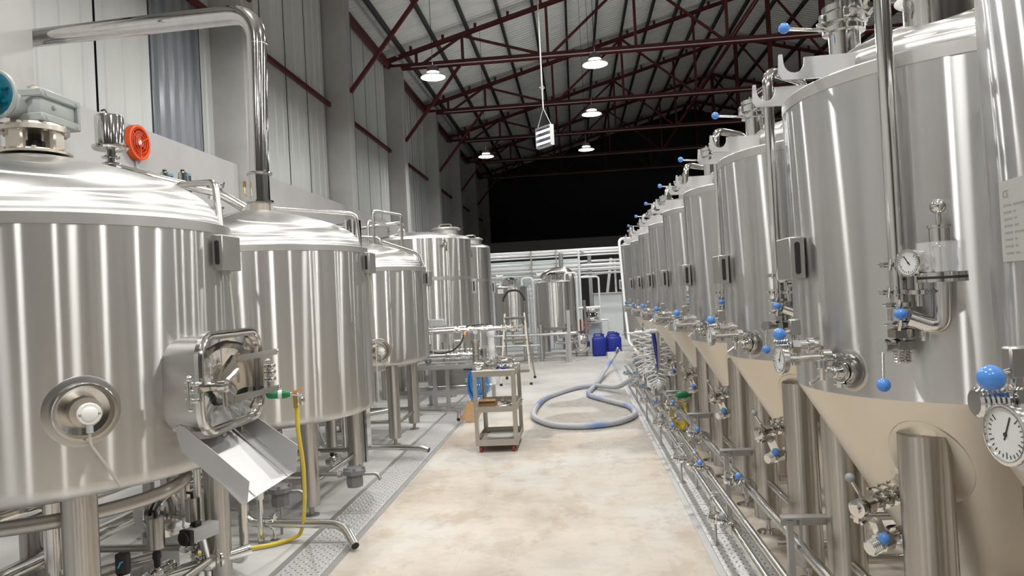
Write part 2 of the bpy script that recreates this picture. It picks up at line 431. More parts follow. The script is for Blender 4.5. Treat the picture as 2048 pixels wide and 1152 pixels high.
def rib_profile(width, ribs, h, wb):
    """points (s, depth) of a trapezoid-ribbed sheet"""
    pts = [(0, 0)]; pitch = width/ribs
    for i in range(ribs):
        c = (i+0.5)*pitch
        pts += [(c-wb/2-0.012, 0), (c-wb/2+0.012, h), (c+wb/2-0.012, h), (c+wb/2+0.012, 0)]
    pts.append((width, 0)); return pts
def sheet_mesh(name, prof, L, th, m, along, up, out):
    along, up, out = Vector(along), Vector(up), Vector(out); n = len(prof); vs_ = []
    for (z, d0) in ((0, 0), (L, 0), (0, -th), (L, -th)):
        vs_ += [along*s_ + up*z + out*(d+d0) for s_, d in prof]
    fs = []
    for i in range(n-1):
        fs += [(i, i+1, n+i+1, n+i), (2*n+i, 3*n+i, 3*n+i+1, 2*n+i+1), (i, 2*n+i, 2*n+i+1, i+1), (n+i, n+i+1, 3*n+i+1, 3*n+i)]
    fs += [(0, n, 3*n, 2*n), (n-1, 3*n-1, 4*n-1, 2*n-1)]
    o = MB().add(vs_, fs).build(name, m, None, 20)
    return o
# left wall: backing wall with ribbed sheets and concrete dado panels
wl = struct(MB().box((XW-0.11, (YN+YF)/2, 4.7), (0.1, YF-YN, 9.4)).build('wall_left', 'dark_void'))
proto = sheet_mesh('cladding_sheet', rib_profile(1.070, 3, 0.016, 0.09), 5.35, 0.004, 'cladding', (0, 1, 0), (0, 0, 1), (1, 0, 0))
glaz = sheet_mesh('translucent_sheet', rib_profile(1.26, 5, 0.045, 0.11), 5.35, 0.02, 'translucent_sheet', (0, 1, 0), (0, 0, 1), (1, 0, 0))
ys = [9.12-1.115*i for i in range(29, 0, -1)] + [9.12] + [10.41+1.115*i for i in range(31)]
first = True
for y in ys:
    if y == 9.12: o = glaz
    elif first: o = proto; first = False
    else: o = proto.copy(); C.objects.link(o)
    o.parent = wl; o.location = (XW-0.03, y, 3.8)
for a, b_ in zip(COLS[:-1], COLS[1:]):
    L = b_-a-0.46
    mb = MB().rbox((0, 0, 0), (0.32, L, 3.84), 0.03, 3)
    o = mb.build('concrete_panel', 'concrete_wall', wl); o.location = (XD-0.16, (a+b_)/2, 1.92)
for i, (a, b_) in enumerate(zip(COLS[:-1], COLS[1:])):
    g = MB().bar((XW+0.07, a+0.2, 6.14), (XW+0.07, b_-0.2, 6.14), 0.07, 0.09).build('girt', 'red_paint', wl)
eb = MB().bar((XW+0.14, YN, 8.72), (XW+0.14, YF, 8.72), 0.10, 0.22).build('eave_beam', 'red_paint', wl)
ordn = ['', '', '', '', '', 'pale painted concrete column left of the gearbox motor', 'concrete column behind the polished exhaust duct', 'concrete column right of the duct, nearest with a red knee brace in view',
        'concrete column carrying the nearest full red truss', 'concrete column carrying the second red truss back', 'dim concrete column carrying the third red truss back',
        'dark concrete column fourth from the duct, in shadow', 'farthest dark concrete column in the unlit end']
for i, yc in enumerate(COLS):
    mb = MB().rbox((XC-0.28, yc, 4.33), (0.56, 0.44, 8.66), 0.02, 2)
    solo('concrete_column', mb, 'column_painted' if i == 5 else 'concrete_column', ordn[i] or 'concrete column against the left wall behind the camera', 'column', (XC-0.28, yc, 0), 'concrete columns of the left wall')
# right wall, end walls
struct(MB().box((XR+0.05, (YN+YF)/2, 4.7), (0.1, YF-YN, 9.4)).build('wall_right', 'cladding'))
struct(MB().prism([(XW, 0), (XR, 0), (XR, EZ+.3), (RX, EZ+.3+SL*(RX-XW)), (XW, EZ+.3)], (0, YN-0.05, 0), (1, 0, 0), (0, 0, 1), 0.1).build('wall_back', 'cladding'))
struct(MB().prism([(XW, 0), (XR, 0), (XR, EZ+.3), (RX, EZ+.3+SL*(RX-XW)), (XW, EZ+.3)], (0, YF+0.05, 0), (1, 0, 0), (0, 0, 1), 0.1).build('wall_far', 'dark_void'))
# roof
rl = math.hypot(RX-XW+0.3, SL*(RX-XW+0.3)); ca, sa = (RX-XW)/math.hypot(RX-XW, SL*(RX-XW)), 0
ca = 1/math.sqrt(1+SL*SL); sa = SL*ca
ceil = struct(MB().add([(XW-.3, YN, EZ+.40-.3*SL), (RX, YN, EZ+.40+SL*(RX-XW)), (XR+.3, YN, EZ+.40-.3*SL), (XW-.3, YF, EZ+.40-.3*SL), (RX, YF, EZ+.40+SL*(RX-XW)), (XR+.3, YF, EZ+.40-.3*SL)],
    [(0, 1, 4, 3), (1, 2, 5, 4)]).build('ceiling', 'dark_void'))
pl = sheet_mesh('roof_sheet', rib_profile(1.0, 5, 0.03, 0.06), rl, 0.012, 'roof_sheet', (0, 1, 0), (ca, 0, sa), (sa, 0, -ca))
pr = sheet_mesh('roof_sheet', rib_profile(1.0, 5, 0.03, 0.06), rl, 0.012, 'roof_sheet', (0, 1, 0), (-ca, 0, sa), (-sa, 0, -ca))
pl.parent = ceil; pr.parent = ceil
pl.location = (XW-.3, YN, EZ+.30-.3*SL); pr.location = (XR+.3, YN, EZ+.30-.3*SL)
k = 1
while YN+k*1.012 < YF-1:
    for o in (pl, pr):
        c = o.copy(); C.objects.link(c); c.location.y = YN+k*1.012
    k += 1
def ztop(x): return EZ + SL*(x-XW) if x < RX else EZ + SL*(XR-x)
pur = None
xs = [-4.85+1.0*i for i in range(25)]
for x in xs:
    if abs(x-RX) < 0.3: continue
    if pur is None:
        pur = MB().box((0, (YN+YF)/2, 0), (0.07, YF-YN, 0.17)).build('purlin', 'purlin_dark', ceil); o = pur
    else: o = pur.copy(); C.objects.link(o)
    o.location = (x, 0, ztop(x)+0.14)
MB().box((-5.0, (YN+YF)/2, ztop(-5.0)+0.02), (0.06, YF-YN, 0.06)).build('conduit', 'girder_light', ceil)
# trusses
def make_truss():
    t_ = thing('roof_truss', 'x', 'truss', (0, 0, 0), 'red roof trusses')
    A = 'red_paint'; zb = 8.70
    def member(nm, p0, p1, wd=0.09, ht=0.09): MB().bar((p0[0], 0, p0[1]), (p1[0], 0, p1[1]), wd, ht, (0, 1, 0)).build(nm, A, t_)
    MB().bar((XW+.02, -0.06, zb), (XR-.02, -0.06, zb), 0.07, 0.16).bar((XW+.02, 0.06, zb), (XR-.02, 0.06, zb), 0.07, 0.16).build('bottom_chord', A, t_)
    member('top_chord', (XW, ztop(XW)), (RX, ztop(RX)), 0.12, 0.12); member('top_chord', (XR, ztop(XR)), (RX, ztop(RX)), 0.12, 0.12)
    for mir in (0, 1):
        f = (lambda x: 2*RX-x) if mir else (lambda x: x)
        for x in (-4.44, -3.02, -0.45, 2.15, 4.8): member('vertical', (f(x), zb), (f(x), ztop(f(x))), 0.08, 0.08)
        for a, b_ in ((-4.35, -3.02), (-0.45, -3.02), (-0.40, 2.15), (4.75, 2.15), (4.8, RX)): member('diagonal', (f(a), zb), (f(b_), ztop(f(b_))-0.03), 0.07, 0.07)
        for x in [-4.6+1.0*i for i in range(12)]: member('cleat', (f(x), ztop(f(x))), (f(x), ztop(f(x))+0.2), 0.08, 0.07)
    member('vertical', (RX, zb), (RX, ztop(RX)), 0.14, 0.14)
    member('knee_brace', (XC, 6.45), (-3.12, 8.62), 0.08, 0.09); member('knee_brace', (2*RX-XC, 6.45), (2*RX+3.12, 8.62), 0.08, 0.09)
    MB().cyl((-4.6, -0.13, zb-0.05), (17, -0.13, zb-0.05), 0.018, seg=8).build('conduit', 'girder_light', t_)
    return t_
tr0 = make_truss(); firsttr = True
tl = {10.95: 'red roof truss over the tanks, mostly above the picture', 16.2: 'red steel roof truss cut off by the top edge, nearest in view', 21.6: 'red steel roof truss nearest of the fully visible ones', 27.1: 'second fully visible red roof truss, behind the nearest',
      32.4: 'third dim red roof truss further back', 37.8: 'fourth dark red roof truss in the unlit end', 43.1: 'farthest roof truss lost in the dark end'}
for yc, lab in tl.items():
    o = tr0 if firsttr else copy_tree(tr0); firsttr = False
    o.location = (0, yc, 0); o['label'] = lab

# drains: steel channel frames with tread plates
def drain(x0, x1, label, ya, yb, pl_len):
    d = thing('floor_drain', label, 'floor drain', ((x0+x1)/2, ya, 0), 'trench drains')
    mb = MB()
    for x in (x0+0.02, x1-0.02): mb.box((x, (ya+yb)/2, 0.002), (0.04, yb-ya, 0.008))
    mb.build('frame', 'sheet_steel', d)
    n = int((yb-ya)/pl_len); wd = x1-x0-0.09
    g = MB(); g.box((0, pl_len/2, 0.003), (wd, pl_len-0.008, 0.008))
    rows = int(pl_len/0.035); cl = int(wd/0.030)
    for i in range(cl):
        for j in range(rows):
            g.lathe(((i+.5)/cl*wd-wd/2+(0.007 if j % 2 else -0.007), (j+.5)/rows*(pl_len-.03)+.015, 0.007), (0, 0, 1), [(0, 0.0065), (0.0025, 0.005)], 5, False, True)
    p = g.build('tread_plate', 'tread_steel', None); p.parent = d
    hl = MB()
    for i in range(cl-1):
        for j in range(rows-1):
            if (i+j) % 2: hl.lathe(((i+1)/cl*wd-wd/2, (j+1)/rows*(pl_len-.03)+.015, 0.0072), (0, 0, 1), [(0, 0.006), (0.0006, 0.006)], 6, False, True)
    hl = hl.build('perforations', 'divider_grey', None); hl.parent = p; hl['kind'] = 'stuff'
    for i in range(n):
        o = p if i == 0 else p.copy()
        if i:
            C.objects.link(o); o.parent = d; h2 = hl.copy(); C.objects.link(h2); h2.parent = o
        o.location = (0, i*pl_len, 0.001*((i*7) % 3))
    return d
drain(-1.92, -1.55, 'perforated steel trench drain cover along the brew kettles', 2.2, 15.0, 0.64)
drain(0.70, 1.06, 'perforated steel trench drain cover along the fermenters', 2.2, 17.0, 0.64)

# high-bay lamps on cords
def make_lamp():
    t_ = thing('high_bay_lamp', 'x', 'lamp', (0, 0, 0), 'high bay lamps')
    MB().lathe((0, 0, 0), (0, 0, 1), [(0, .235), (.012, .235), (.05, .17), (.075, .12), (.085, .105)], 32, False, False).build('reflector', 'lamp_ring', t_)
    MB().lathe((0, 0, 0.08), (0, 0, 1), [(0, .105), (.02, .115), (.10, .115), (.125, .08), (.15, .04)], 24).build('driver_housing', 'lamp_housing', t_)
    MB().lathe((0, 0, 0.012), (0, 0, 1), [(0, .222), (.004, .222)], 32).build('diffuser', 'lamp_glow', t_)
    MB().lathe((0, 0, 0.086), (0, 0, 1), [(0, .117), (.014, .117)], 24, False, False).build('neck_glow', 'lamp_glow', t_)
    return t_
lamp0 = make_lamp()
LD = bpy.data.lights.new('high_bay_light', 'AREA'); LD.shape = 'DISK'; LD.size = 0.38; LD.energy = LAMP_W; LD.color = LAMP_COL
LU = bpy.data.lights.new('lamp_top_leak', 'AREA'); LU.shape = 'DISK'; LU.size = 0.2; LU.energy = 6.0; LU.color = LAMP_COL
lamps = [(-2.49, 13.6), (0.58, 13.6), (0.60, 17.4), (0.53, 21.7), (-2.48, 21.7)]
labs = ['lit high bay lamp hanging nearest the left wall', 'lit high bay lamp largest over the aisle', 'lit high bay lamp in the middle of the aisle row of three', 'lit high bay lamp smallest and lowest in the aisle row of three', 'small lit high bay lamp far off by the left wall columns']
for yy in (9.5, 5.4, 1.3, -2.8):
    for xx in (-2.48, 0.58): lamps.append((xx, yy)); labs.append('lit high bay lamp above the picture')
for yy in (9.5, 5.4, 1.3, -2.8): lamps.append((3.64, yy)); labs.append('lit high bay lamp above the picture')
for xx in (6.7, 9.8):  # unseen lamp rows added to bounce more light onto roof and upper walls
    for yy in (15.6, 9.5, 3.4): lamps.append((xx, yy)); labs.append('added high bay lamp beyond the fermenters, out of view, for bounce light')
firstl = True
for (x, yy), lab in zip(lamps, labs):
    o = lamp0 if firstl else copy_tree(lamp0); firstl = False
    z = 5.83; o.location = (x, yy, z); o['label'] = lab
    zt = ztop(x)+0.05
    MB().cyl((x, yy, z+0.22), (x, yy, zt), 0.006, seg=6).build('cord', 'black', o)
    l = bpy.data.objects.new('high_bay_light', LD); C.objects.link(l); l.parent = o; l.location = (0, 0, 0.004)
    l = bpy.data.objects.new('lamp_top_leak', LU); C.objects.link(l); l.parent = o; l.location = (0, 0, 0.245); l.rotation_euler = (PI, 0, 0)

# ================================================================ FERMENTERS (local frame: aisle at -x, camera side at -y)
FR, FZ0, FZ1, TIPZ, TIPR = 0.665, 1.18, 2.29, 0.15, 0.06
def cone_r(z): return TIPR+(FR-TIPR)*(z-TIPZ)/(FZ0-TIPZ)
def dome_z(r):
    pts = [(0, 2.585), (.15, 2.572), (.30, 2.537), (.40, 2.503), (.47, 2.470), (.51, 2.435), (.522, 2.40), (.524, 2.345)]
    for (a, za), (b_, zb) in zip(pts, pts[1:]):
        if r <= b_: return za+(zb-za)*(r-a)/(b_-a)
    return 2.345
def make_fermenter():
    f = thing('fermenter', 'x', 'fermenter', (0, 0, 0), 'conical fermenters in a row')
    Z = (0, 0, 1)
    MB().lathe((0, 0, 0), Z, [(FZ0, FR-.01), (FZ0+.002, FR), (FZ1, FR)], 96, False, False).build('shell', 'fermenter_brushed', f)
    MB().lathe((0, 0, 0), Z, [(TIPZ-.05, TIPR), (TIPZ, TIPR), (FZ0-.012, FR-.006), (FZ0+.004, FR-.001)], 96, True, False).build('cone', 'satin', f)
    MB().lathe((0, 0, 0), Z, [(FZ1-.002, FR+.0015), (FZ1+.042, FR+.0015), (FZ1+.048, FR-.006), (FZ1+.062, .515)], 96, False, False).build('rim_band', 'band', f)
    MB().lathe((0, 0, 0), Z, [(2.345, .530), (2.349, .524), (2.40, .522), (2.418, .518), (2.435, .510), (2.453, .493), (2.470, .47), (2.487, .438), (2.503, .40), (2.521, .35), (2.537, .30), (2.558, .22), (2.572, .15), (2.582, .07), (2.585, .001)], 96, False, False).build('dome', 'lid_steel', f)
    # legs with weld pads and feet
    for sx in (-1, 1):
        for sy in (-1, 1):
            x, y_ = .4*sx, .4*sy
            lg = MB().lathe((x, y_, 0.10), Z, [(0, .070), (.004, .083), (.96, .083)], 28).build('leg', 'leg_steel', f)
            MB().lathe((x, y_, 0), Z, [(0, .075), (.008, .075), (.012, .04), (.015, .016), (.12, .016)], 18).build('foot', 'polished', lg)
            if sx < 0:
                a0 = math.atan2(y_, x); zc = 0.955; sl = (FR-TIPR)/(FZ0-TIPZ); cs = 1/math.sqrt(1+sl*sl)
                def fn(a, b_, a0=a0, zc=zc):
                    z = zc+b_*cs; r = cone_r(z); th = a0+a/r
                    return V(r*math.cos(th), r*math.sin(th), z), V(math.cos(th)*cs, math.sin(th)*cs, -sl*cs)
                cone_patch(fn, 0.135, 0.185, 0.004).build('weld_pad', 'satin', f)
    for (p0, p1) in (((-.4, -.4), (-.4, .4)), ((.4, -.4), (.4, .4)), ((-.4, .4), (.4, .4)), ((-.4, -.4), (.4, -.4))):
        MB().cyl((p0[0], p0[1], 0.34), (p1[0], p1[1], 0.34), 0.021).build('stretcher', 'pipe_steel', f)
    # pipe bracket from the far aisle leg
    br = MB().box((-.56, .40, .535), (.24, .05, .008)).box((-.56, .424, .515), (.24, .006, .05)).box((-.60, .40, .475), (.012, .03, .12)).box((-.642, .415, .27), (.028, .03, .50))
    br.build('pipe_bracket', 'sheet_steel', f)
    # controller box with a dark slot in the edge that faces along the row
    bx = MB().rbox((-.692, -.005, 1.688), (.058, .185, .165), .004, 1).box((-.65, 0.0, 1.688), (.06, .12, .12)).build('control_box', 'box_steel', f)
    MB().prism(rrect(.020, .125, .0098), (-.692, -.0985, 1.688), (1, 0, 0), (0, 0, 1), .004).build('slot', 'black', bx)
    # cleaning pipe
    cp = MB().tube([(-.505, -.52, 1.50), (-.505, -.52, 2.70), (-.24, -.25, 2.70), (-.24, -.25, 2.56)], .026, 14, .09)
    clamp(cp, (-.505, -.52, 1.636), Z, .028, (-1, -.3, 0)); cp.build('cleaning_pipe', 'polished', f)
    sp = MB().box((-.47, -.48, 2.22), (.12, .02, .012), rz=math.radians(45)); sp.build('pipe_clip', 'polished', f)
    # pressure valve with a clear cup
    pv = MB()
    pv.tube([(-.50, -.575, 1.462), (-.417, -.605, 1.425), (-.417, -.62, 1.58)], .027, 14, .085, nb=9)
    pv.lathe((-.417, -.62, 1.572), Z, [(0, .045), (.002, .071), (.012, .071), (.013, .066)], 28)
    pv.lathe((-.417, -.62, 1.592), Z, [(0, .070), (.012, .070), (.014, .03), (.09, .03), (.093, .034), (.10, .034), (.102, .030), (.148, .030), (.150, .034), (.158, .034), (.160, .01), (.162, .008), (.21, .008)], 28)
    pvo = pv.build('pressure_valve', 'polished', f)
    MB().lathe((-.417, -.62, 1.585), Z, [(0, .0705), (.007, .0705)], 28).build('seal_ring', 'rubber', pvo)
    MB().lathe((-.417, -.62, 1.606), Z, [(0, .064), (0, .068), (.092, .068), (.092, .064), (.001, .064)], 32, False, False).build('clear_cup', 'clear', pvo)
    MB().sphere((-.417, -.62, 1.808), .0235, 20, 12).build('ball_top', 'polished', pvo)
    # pressure gauge beside it
    gp = MB().tube([(-.475, -.592, 1.60), (-.475, -.592, 1.50)], .013, 10); clamp(gp, (-.475, -.592, 1.545), Z, .024, (1, -.5, 0)); gp.build('gauge_stem', 'polished', f)
    gauge(f, (-.513, -.612, 1.638), (-.88, -.47, 0), .043, .052, 2.2)
    # valve stack on the pipe's lower end
    vs_ = MB(); butterfly(vs_, (-.508, -.535, 1.475), Z, .027, (-1, -.6, 0)); clamp(vs_, (-.508, -.525, 1.548), Z, .03, (-1, -.2, 0))
    vs_.tube([(-.505, -.525, 1.54), (-.508, -.53, 1.34)], .02, 12)
    vs_.lathe((-.51, -.53, 1.40), Z, [(0, .036), (.002, .042), (.028, .042), (.03, .036)], 8)
    vs_.lathe((-.51, -.53, 1.362), Z, [(0, .040), (.002, .046), (.028, .046), (.03, .036)], 8)
    for i in range(5): vs_.lathe((-.51, -.53, 1.318+i*.009), Z, [(0, .024), (.004, .028), (.009, .024)], 16)
    vs_.cyl((-.51, -.53, 1.378), (-.59, -.585, 1.378), .020); vs_.cyl((-.58, -.578, 1.378), (-.603, -.594, 1.378), .025)
    vs_.lathe((-.46, -.575, 1.39), Z, [(0, .012), (.02, .014), (.05, .012)], 10)
    vo = vs_.build('valve_stack', 'polished', f)
    MB().cyl((-.508, -.545, 1.475), (-.545, -.615, 1.480), .006).build('valve_handle', 'polished', vo); MB().cyl((-.595, -.59, 1.375), (-.612, -.625, 1.27), .0045).build('valve_handle', 'polished', vo)
    MB().sphere((-.545, -.620, 1.480), .021, sz=.8).build('ball_knob', 'blue_knob', vo)
    MB().sphere((-.612, -.627, 1.262), .0215).build('ball_knob', 'blue_knob', vo)
    # sampling port
    n = V(-.89, -.455, 0).normalized(); e = V(-n.y, n.x, 0); p = V(-.594, -.302, 1.272)
    def fs(a, b_):
        th = math.atan2(p.y, p.x)+a/FR
        return V(FR*math.cos(th), FR*math.sin(th), p.z+b_), V(math.cos(th), math.sin(th), 0)
    cone_patch(fs, .075, .075, .0015).build('weld_pad', 'pad_steel', f)
    MB().lathe(p-n*.01, n, [(0, .062), (.013, .062), (.014, .04)], 28).build('port_recess', 'cast_metal', f)
    s_ = MB().lathe(p-n*.01, n, [(0, .036), (.035, .036), (.036, .030), (.07, .026)], 24)
    clamp(s_, p+n*.028, n, .034, (.3, -.6, 1)); clamp(s_, p+n*.048, n, .026, (.2, .1, -1)); s_.lathe(p+n*.05, n, [(0, .02), (.03, .02), (.034, .016), (.045, .014)], 16)
    s_.cyl(p+n*.06, p+n*.06-e*(-.0)+V(-.045, .01, .012), .011); q = p+n*.06+V(-.05, .01, .012)
    s_.lathe(q-V(0, 0, .04), Z, [(0, .012), (.04, .014), (.045, .02), (.07, .02), (.072, .012)], 14)
    s_.tube([q-V(0, 0, .02), q+V(-.035, -.005, -.045), q+V(-.045, -.006, -.05)], .007, 8)
    s_.build('sampling_port', 'polished', f)
    # aisle-side tap with blue ball lever, and thermometer gauge
    a = MB().cyl((-.64, -.13, 1.352), (-.80, -.13, 1.352), .021, seg=18)
    for i in range(6): a.lathe((-.755-i*.009, -.13, 1.352), (-1, 0, 0), [(0, .024), (.004, .029), (.009, .024)], 16)
    a.lathe((-.715, -.13, 1.352), (-1, 0, 0), [(0, .024), (.003, .034), (.03, .034), (.033, .024)], 8)
    a.lathe((-.665, -.13, 1.352), (-1, 0, 0), [(0, .03), (.02, .03), (.022, .022)], 16)
    a.lathe((-.73, -.13, 1.37), Z, [(0, .016), (.04, .016)], 12).lathe((-.73, -.13, 1.28), Z, [(0, .017), (.06, .017)], 14)
    ao = a.build('outlet_tap', 'polished', f)
    MB().rbox((-.728, -.13, 1.425), (.040, .032, .060), .004, 1).build('lever_block', 'cast_metal', ao)
    MB().cyl((-.735, -.13, 1.41), (-.785, -.16, 1.405), .007).build('valve_handle', 'polished', ao)
    MB().sphere((-.795, -.165, 1.402), .024, 20, 12).build('ball_knob', 'blue_knob', ao)
    MB().cyl((-.62, -.235, 1.315), (-.80, -.248, 1.315), .012).lathe((-.64, -.237, 1.315), (-1, -.07, 0), [(0, .03), (.03, .03), (.032, .02)], 16).build('gauge_stem', 'polished', f)
    gauge(f, (-.825, -.252, 1.315), (-.99, -.14, 0), .054, .024, 1.2)
    # racking arm: chain of clamps out of the cone
    d = V(-.84, -.52, -.06).normalized(); p = V(-.375, -.15, .79)
    rk = MB().cyl(p-d*.02, p+d*.27, .018, seg=14)
    for s2 in (.05, .10, .15, .25): clamp(rk, p+d*s2, d, .024, (0, -.3, 1) if s2 < .2 else (-.3, 0, -1))
    rk.lathe(p+d*.185, d, [(0, .022), (.002, .033), (.038, .033), (.04, .022)], 16)
    ro = rk.build('racking_valve', 'polished', f); q = p+d*.205
    MB().cyl(q, q+V(-.055, -.02, .10), .006).build('valve_handle', 'polished', ro)
    MB().sphere(q+V(-.06, -.022, .108), .017).build('ball_knob', 'grey_knob', ro)
    # bottom valve out of the lower cone
    d = V(-.86, -.46, -.16).normalized(); p = V(-.29, -.13, .675)
    bv = MB().cyl(p-d*.02, p+d*.29, .020, seg=14)
    clamp(bv, p+d*.05, d, .026, (0, 0, 1)); bv.lathe(p+d*.13, d, [(0, .022), (.002, .031), (.03, .031), (.032, .022)], 8)
    bv.lathe(p+d*.20, d, [(0, .022), (.003, .036), (.05, .036), (.053, .024)], 8)
    for i in range(4): bv.lathe(p+d*(.265+i*.009), d, [(0, .024), (.004, .030), (.009, .024)], 14)
    bo = bv.build('bottom_valve', 'polished', f); q = p+d*.225
    MB().bar(q, q+V(-.035, -.02, .085), .03, .03).build('lever_block', 'polished', bo)
    MB().cyl(q+V(0, -.02, .02), q+V(-.02, -.06, .03), .006).build('valve_handle', 'polished', bo)
    MB().sphere(q+V(-.024, -.066, .034), .021).build('ball_knob', 'blue_knob', bo)
    ob = MB().tube([(0, 0, .13), (0, 0, .06), (-.25, 0, .06), (-.45, 0.02, .06)], .025, 12, .06); clamp(ob, (-.3, .005, .06), (-1, 0, 0), .028, (0, 0, 1))
    ob.build('bottom_outlet', 'pipe_steel', f)
    # two hose hooks on the dome shoulder
    for y_ in (-.2, .2):
        rt_ = -math.sqrt(max(0, .520**2-y_*y_))
        poly = [(rt_+.06, 2.348), (rt_+.06, 2.432), (-.660, 2.430)]
        cx, cz, r = -.698, 2.416, .038
        for i in range(9):
            a = -0.12-PI*i/8*.93; poly.append((cx+r*math.cos(a), cz+r*math.sin(a)*1.1))
        poly += [(-.738, 2.446), (-.750, 2.446), (-.757, 2.375), (-.742, 2.350)]
        MB().prism(poly, (0, y_, 0), (1, 0, 0), (0, 0, 1), .012).build('hose_hook', 'sheet_steel', f)
    # top relief valve
    c = (-.455, -.05, 0); tv = MB()
    tv.lathe(c, Z, [(2.40, .058), (2.555, .058), (2.557, .078), (2.575, .078), (2.577, .062), (2.59, .062), (2.592, .088), (2.622, .088), (2.624, .066), (2.634, .066), (2.636, .076), (2.66, .076), (2.664, .03)], 30)
    for i in range(6):
        a = i*PI/3+.3; tv.rbox((c[0]+.088*math.cos(a), c[1]+.088*math.sin(a), 2.607), (.03, .024, .034), .004, 1, R=Matrix.Rotation(a, 3, 'Z'))
    for i in range(4):
        a = i*PI/2+.8; tv.cyl((c[0]+.05*math.cos(a), c[1]+.05*math.sin(a), 2.66), (c[0]+.05*math.cos(a), c[1]+.05*math.sin(a), 2.676), .008, seg=6)
    tv.tube([(c[0], c[1], 2.65), (c[0], c[1], 2.70), (c[0]+.05, c[1]+.02, 2.735)], .012, 8, .02)
    to = tv.build('top_valve', 'polished', f)
    MB().cyl((c[0]-.06, c[1], 2.572), (c[0]-.225, c[1]-.03, 2.582), .007).build('valve_handle', 'polished', to)
    MB().sphere((c[0]-.235, c[1]-.032, 2.584), .021, 18, 10).build('ball_knob', 'blue_knob', to)
    # manway on the dome
    mc = (-.22, -.30, 0); mw = MB().lathe(mc, Z, [(2.42, .115), (2.575, .115), (2.577, .14), (2.592, .14), (2.60, .12), (2.615, .05), (2.617, .001)], 36)
    mw.cyl((-.33, -.25, 2.60), (-.45, -.27, 2.57), .009)
    for i in range(4):
        a = i*PI/4; u_, v_, _ = basis((-.98, -.15, -.2)); dd = (u_*math.cos(a)+v_*math.sin(a))*.035; q = V(-.46, -.272, 2.568); mw.cyl(q-dd, q+dd, .011, seg=8)
    mw.build('manway', 'polished', f)
    return f
f0 = make_fermenter()
FY = [1.47]+[2.98+1.40*i for i in range(7)]
flab = ['nearest fermenter at the right edge, cut off, with the engraved plate', 'second fermenter from the right edge, large, with the clear valve cup in front',
        'third fermenter from the right edge', 'fourth fermenter from the right edge', 'fifth fermenter from the right edge', 'sixth fermenter from the right edge',
        'seventh fermenter from the right edge, behind the spiral hoses', 'eighth fermenter from the right edge, just before the last tall tank']
ferms = []
for i, yy in enumerate(FY):
    o = f0 if i == 0 else copy_tree(f0)
    ferms.append(o)
for o, yy, lb in zip(ferms, FY, flab):
    o.location = (1.55, yy, 0); o['label'] = lb
# taps of the nearest one sit a little further along
for nm in ('gauge_stem.001', 'gauge_case.001', 'outlet_tap'): bpy.data.objects[nm].location = (0, .11, 0)
# the nearest one carries an engraved plate instead of the controller box
for ch in list(ferms[0].children):
    if ch.name.startswith('control_box'):
        for g in list(ch.children): bpy.data.objects.remove(g)
        bpy.data.objects.remove(ch)
def oncyl(s_, z, d): a = PI+(s_-.131)/FR; return V(1.55+(FR+d)*math.cos(a), 1.47+(FR+d)*math.sin(a), 1.70+z)
mb = MB(); n = 12; vs_ = []; fs = []
for d in (.001, .004):
    for j in range(2):
        for i in range(n+1): vs_.append(oncyl(-.005+.20*i/n, -.083+.166*j, d))
k = n+1
for i in range(n): fs += [(i, i+1, k+i+1, k+i), (2*k+i, 3*k+i, 3*k+i+1, 2*k+i+1), (i, 2*k+i, 2*k+i+1, i+1), (k+i, k+i+1, 3*k+i+1, 3*k+i)]
fs += [(0, k, 3*k, 2*k), (n, 2*k+n, 4*k-1, 2*k-1)]
np_ = mb.add(vs_, fs).build('name_plate', 'plate_label', ferms[0])
text_mesh('CE', .022, lambda x, y_: oncyl(.028+x, .055+y_, .0046)).build('plate_lettering', 'etch', np_)
ln = MB()
for j in range(8):
    z = .03-.014*j
    for (a, b_) in ((.015, .05), (.06, .10+.06*((j*3) % 4)/4)):
        ln.add([oncyl(a, z, .0045), oncyl(b_, z, .0045), oncyl(b_, z+.004, .0045), oncyl(a, z+.004, .0045)], [(0, 1, 2, 3)])
ln.build('plate_lettering', 'etch', np_)

# last tall tank of the row, with an over-top pipe
t9 = thing('bright_beer_tank', 'tall straight steel tank at the far end of the fermenter row', 'tank', (1.75, 15.6, 0))
c = (1.75, 15.6, 0); Z = (0, 0, 1); r = .78
MB().lathe(c, Z, [(.50, .5), (.52, .70), (.56, .76), (.64, r), (2.48, r)], 72).build('shell', 'fermenter_brushed', t9)
MB().lathe(c, Z, [(2.478, r+.003), (2.53, r+.003), (2.535, r-.01)], 72, False, False).build('rim_band', 'band', t9)
MB().lathe(c, Z, [(2.53, r-.01), (2.57, .74), (2.62, .64), (2.68, .4), (2.71, .1), (2.712, .001)], 72, False, False).build('dome', 'lid_steel', t9)
for sx in (-.5, .5):
    for sy in (-.5, .5): MB().lathe((c[0]+sx, c[1]+sy, 0), Z, [(0, .06), (.02, .06), (.021, .065), (.62, .065)], 18).build('leg', 'leg_steel', t9)
MB().tube([(1.25, 15.2, 2.66), (.93, 15.0, 2.66), (.97, 14.8, 1.2), (1.0, 14.6, .55), (1.0, 12.3, .50)], .028, 10, .12).build('over_top_pipe', 'pipe_white', t9)
bx = MB().rbox((.955, 15.48, 1.72), (.07, .16, .2), .004, 1).build('control_box', 'sheet_steel', t9)
MB().prism(rrect(.022, .15, .0105), (.955, 15.398, 1.72), (1, 0, 0), (0, 0, 1), .004).build('slot', 'black', bx)
s_ = MB().lathe((1.03, 15.25, .72), (-.9, -.45, 0), [(0, .05), (.05, .05), (.052, .06), (.065, .06)], 18); s_.tube([(.98, 15.2, .72), (.93, 15.17, .72), (.92, 15.16, .66)], .012, 8); s_.build('sampling_port', 'polished', t9)
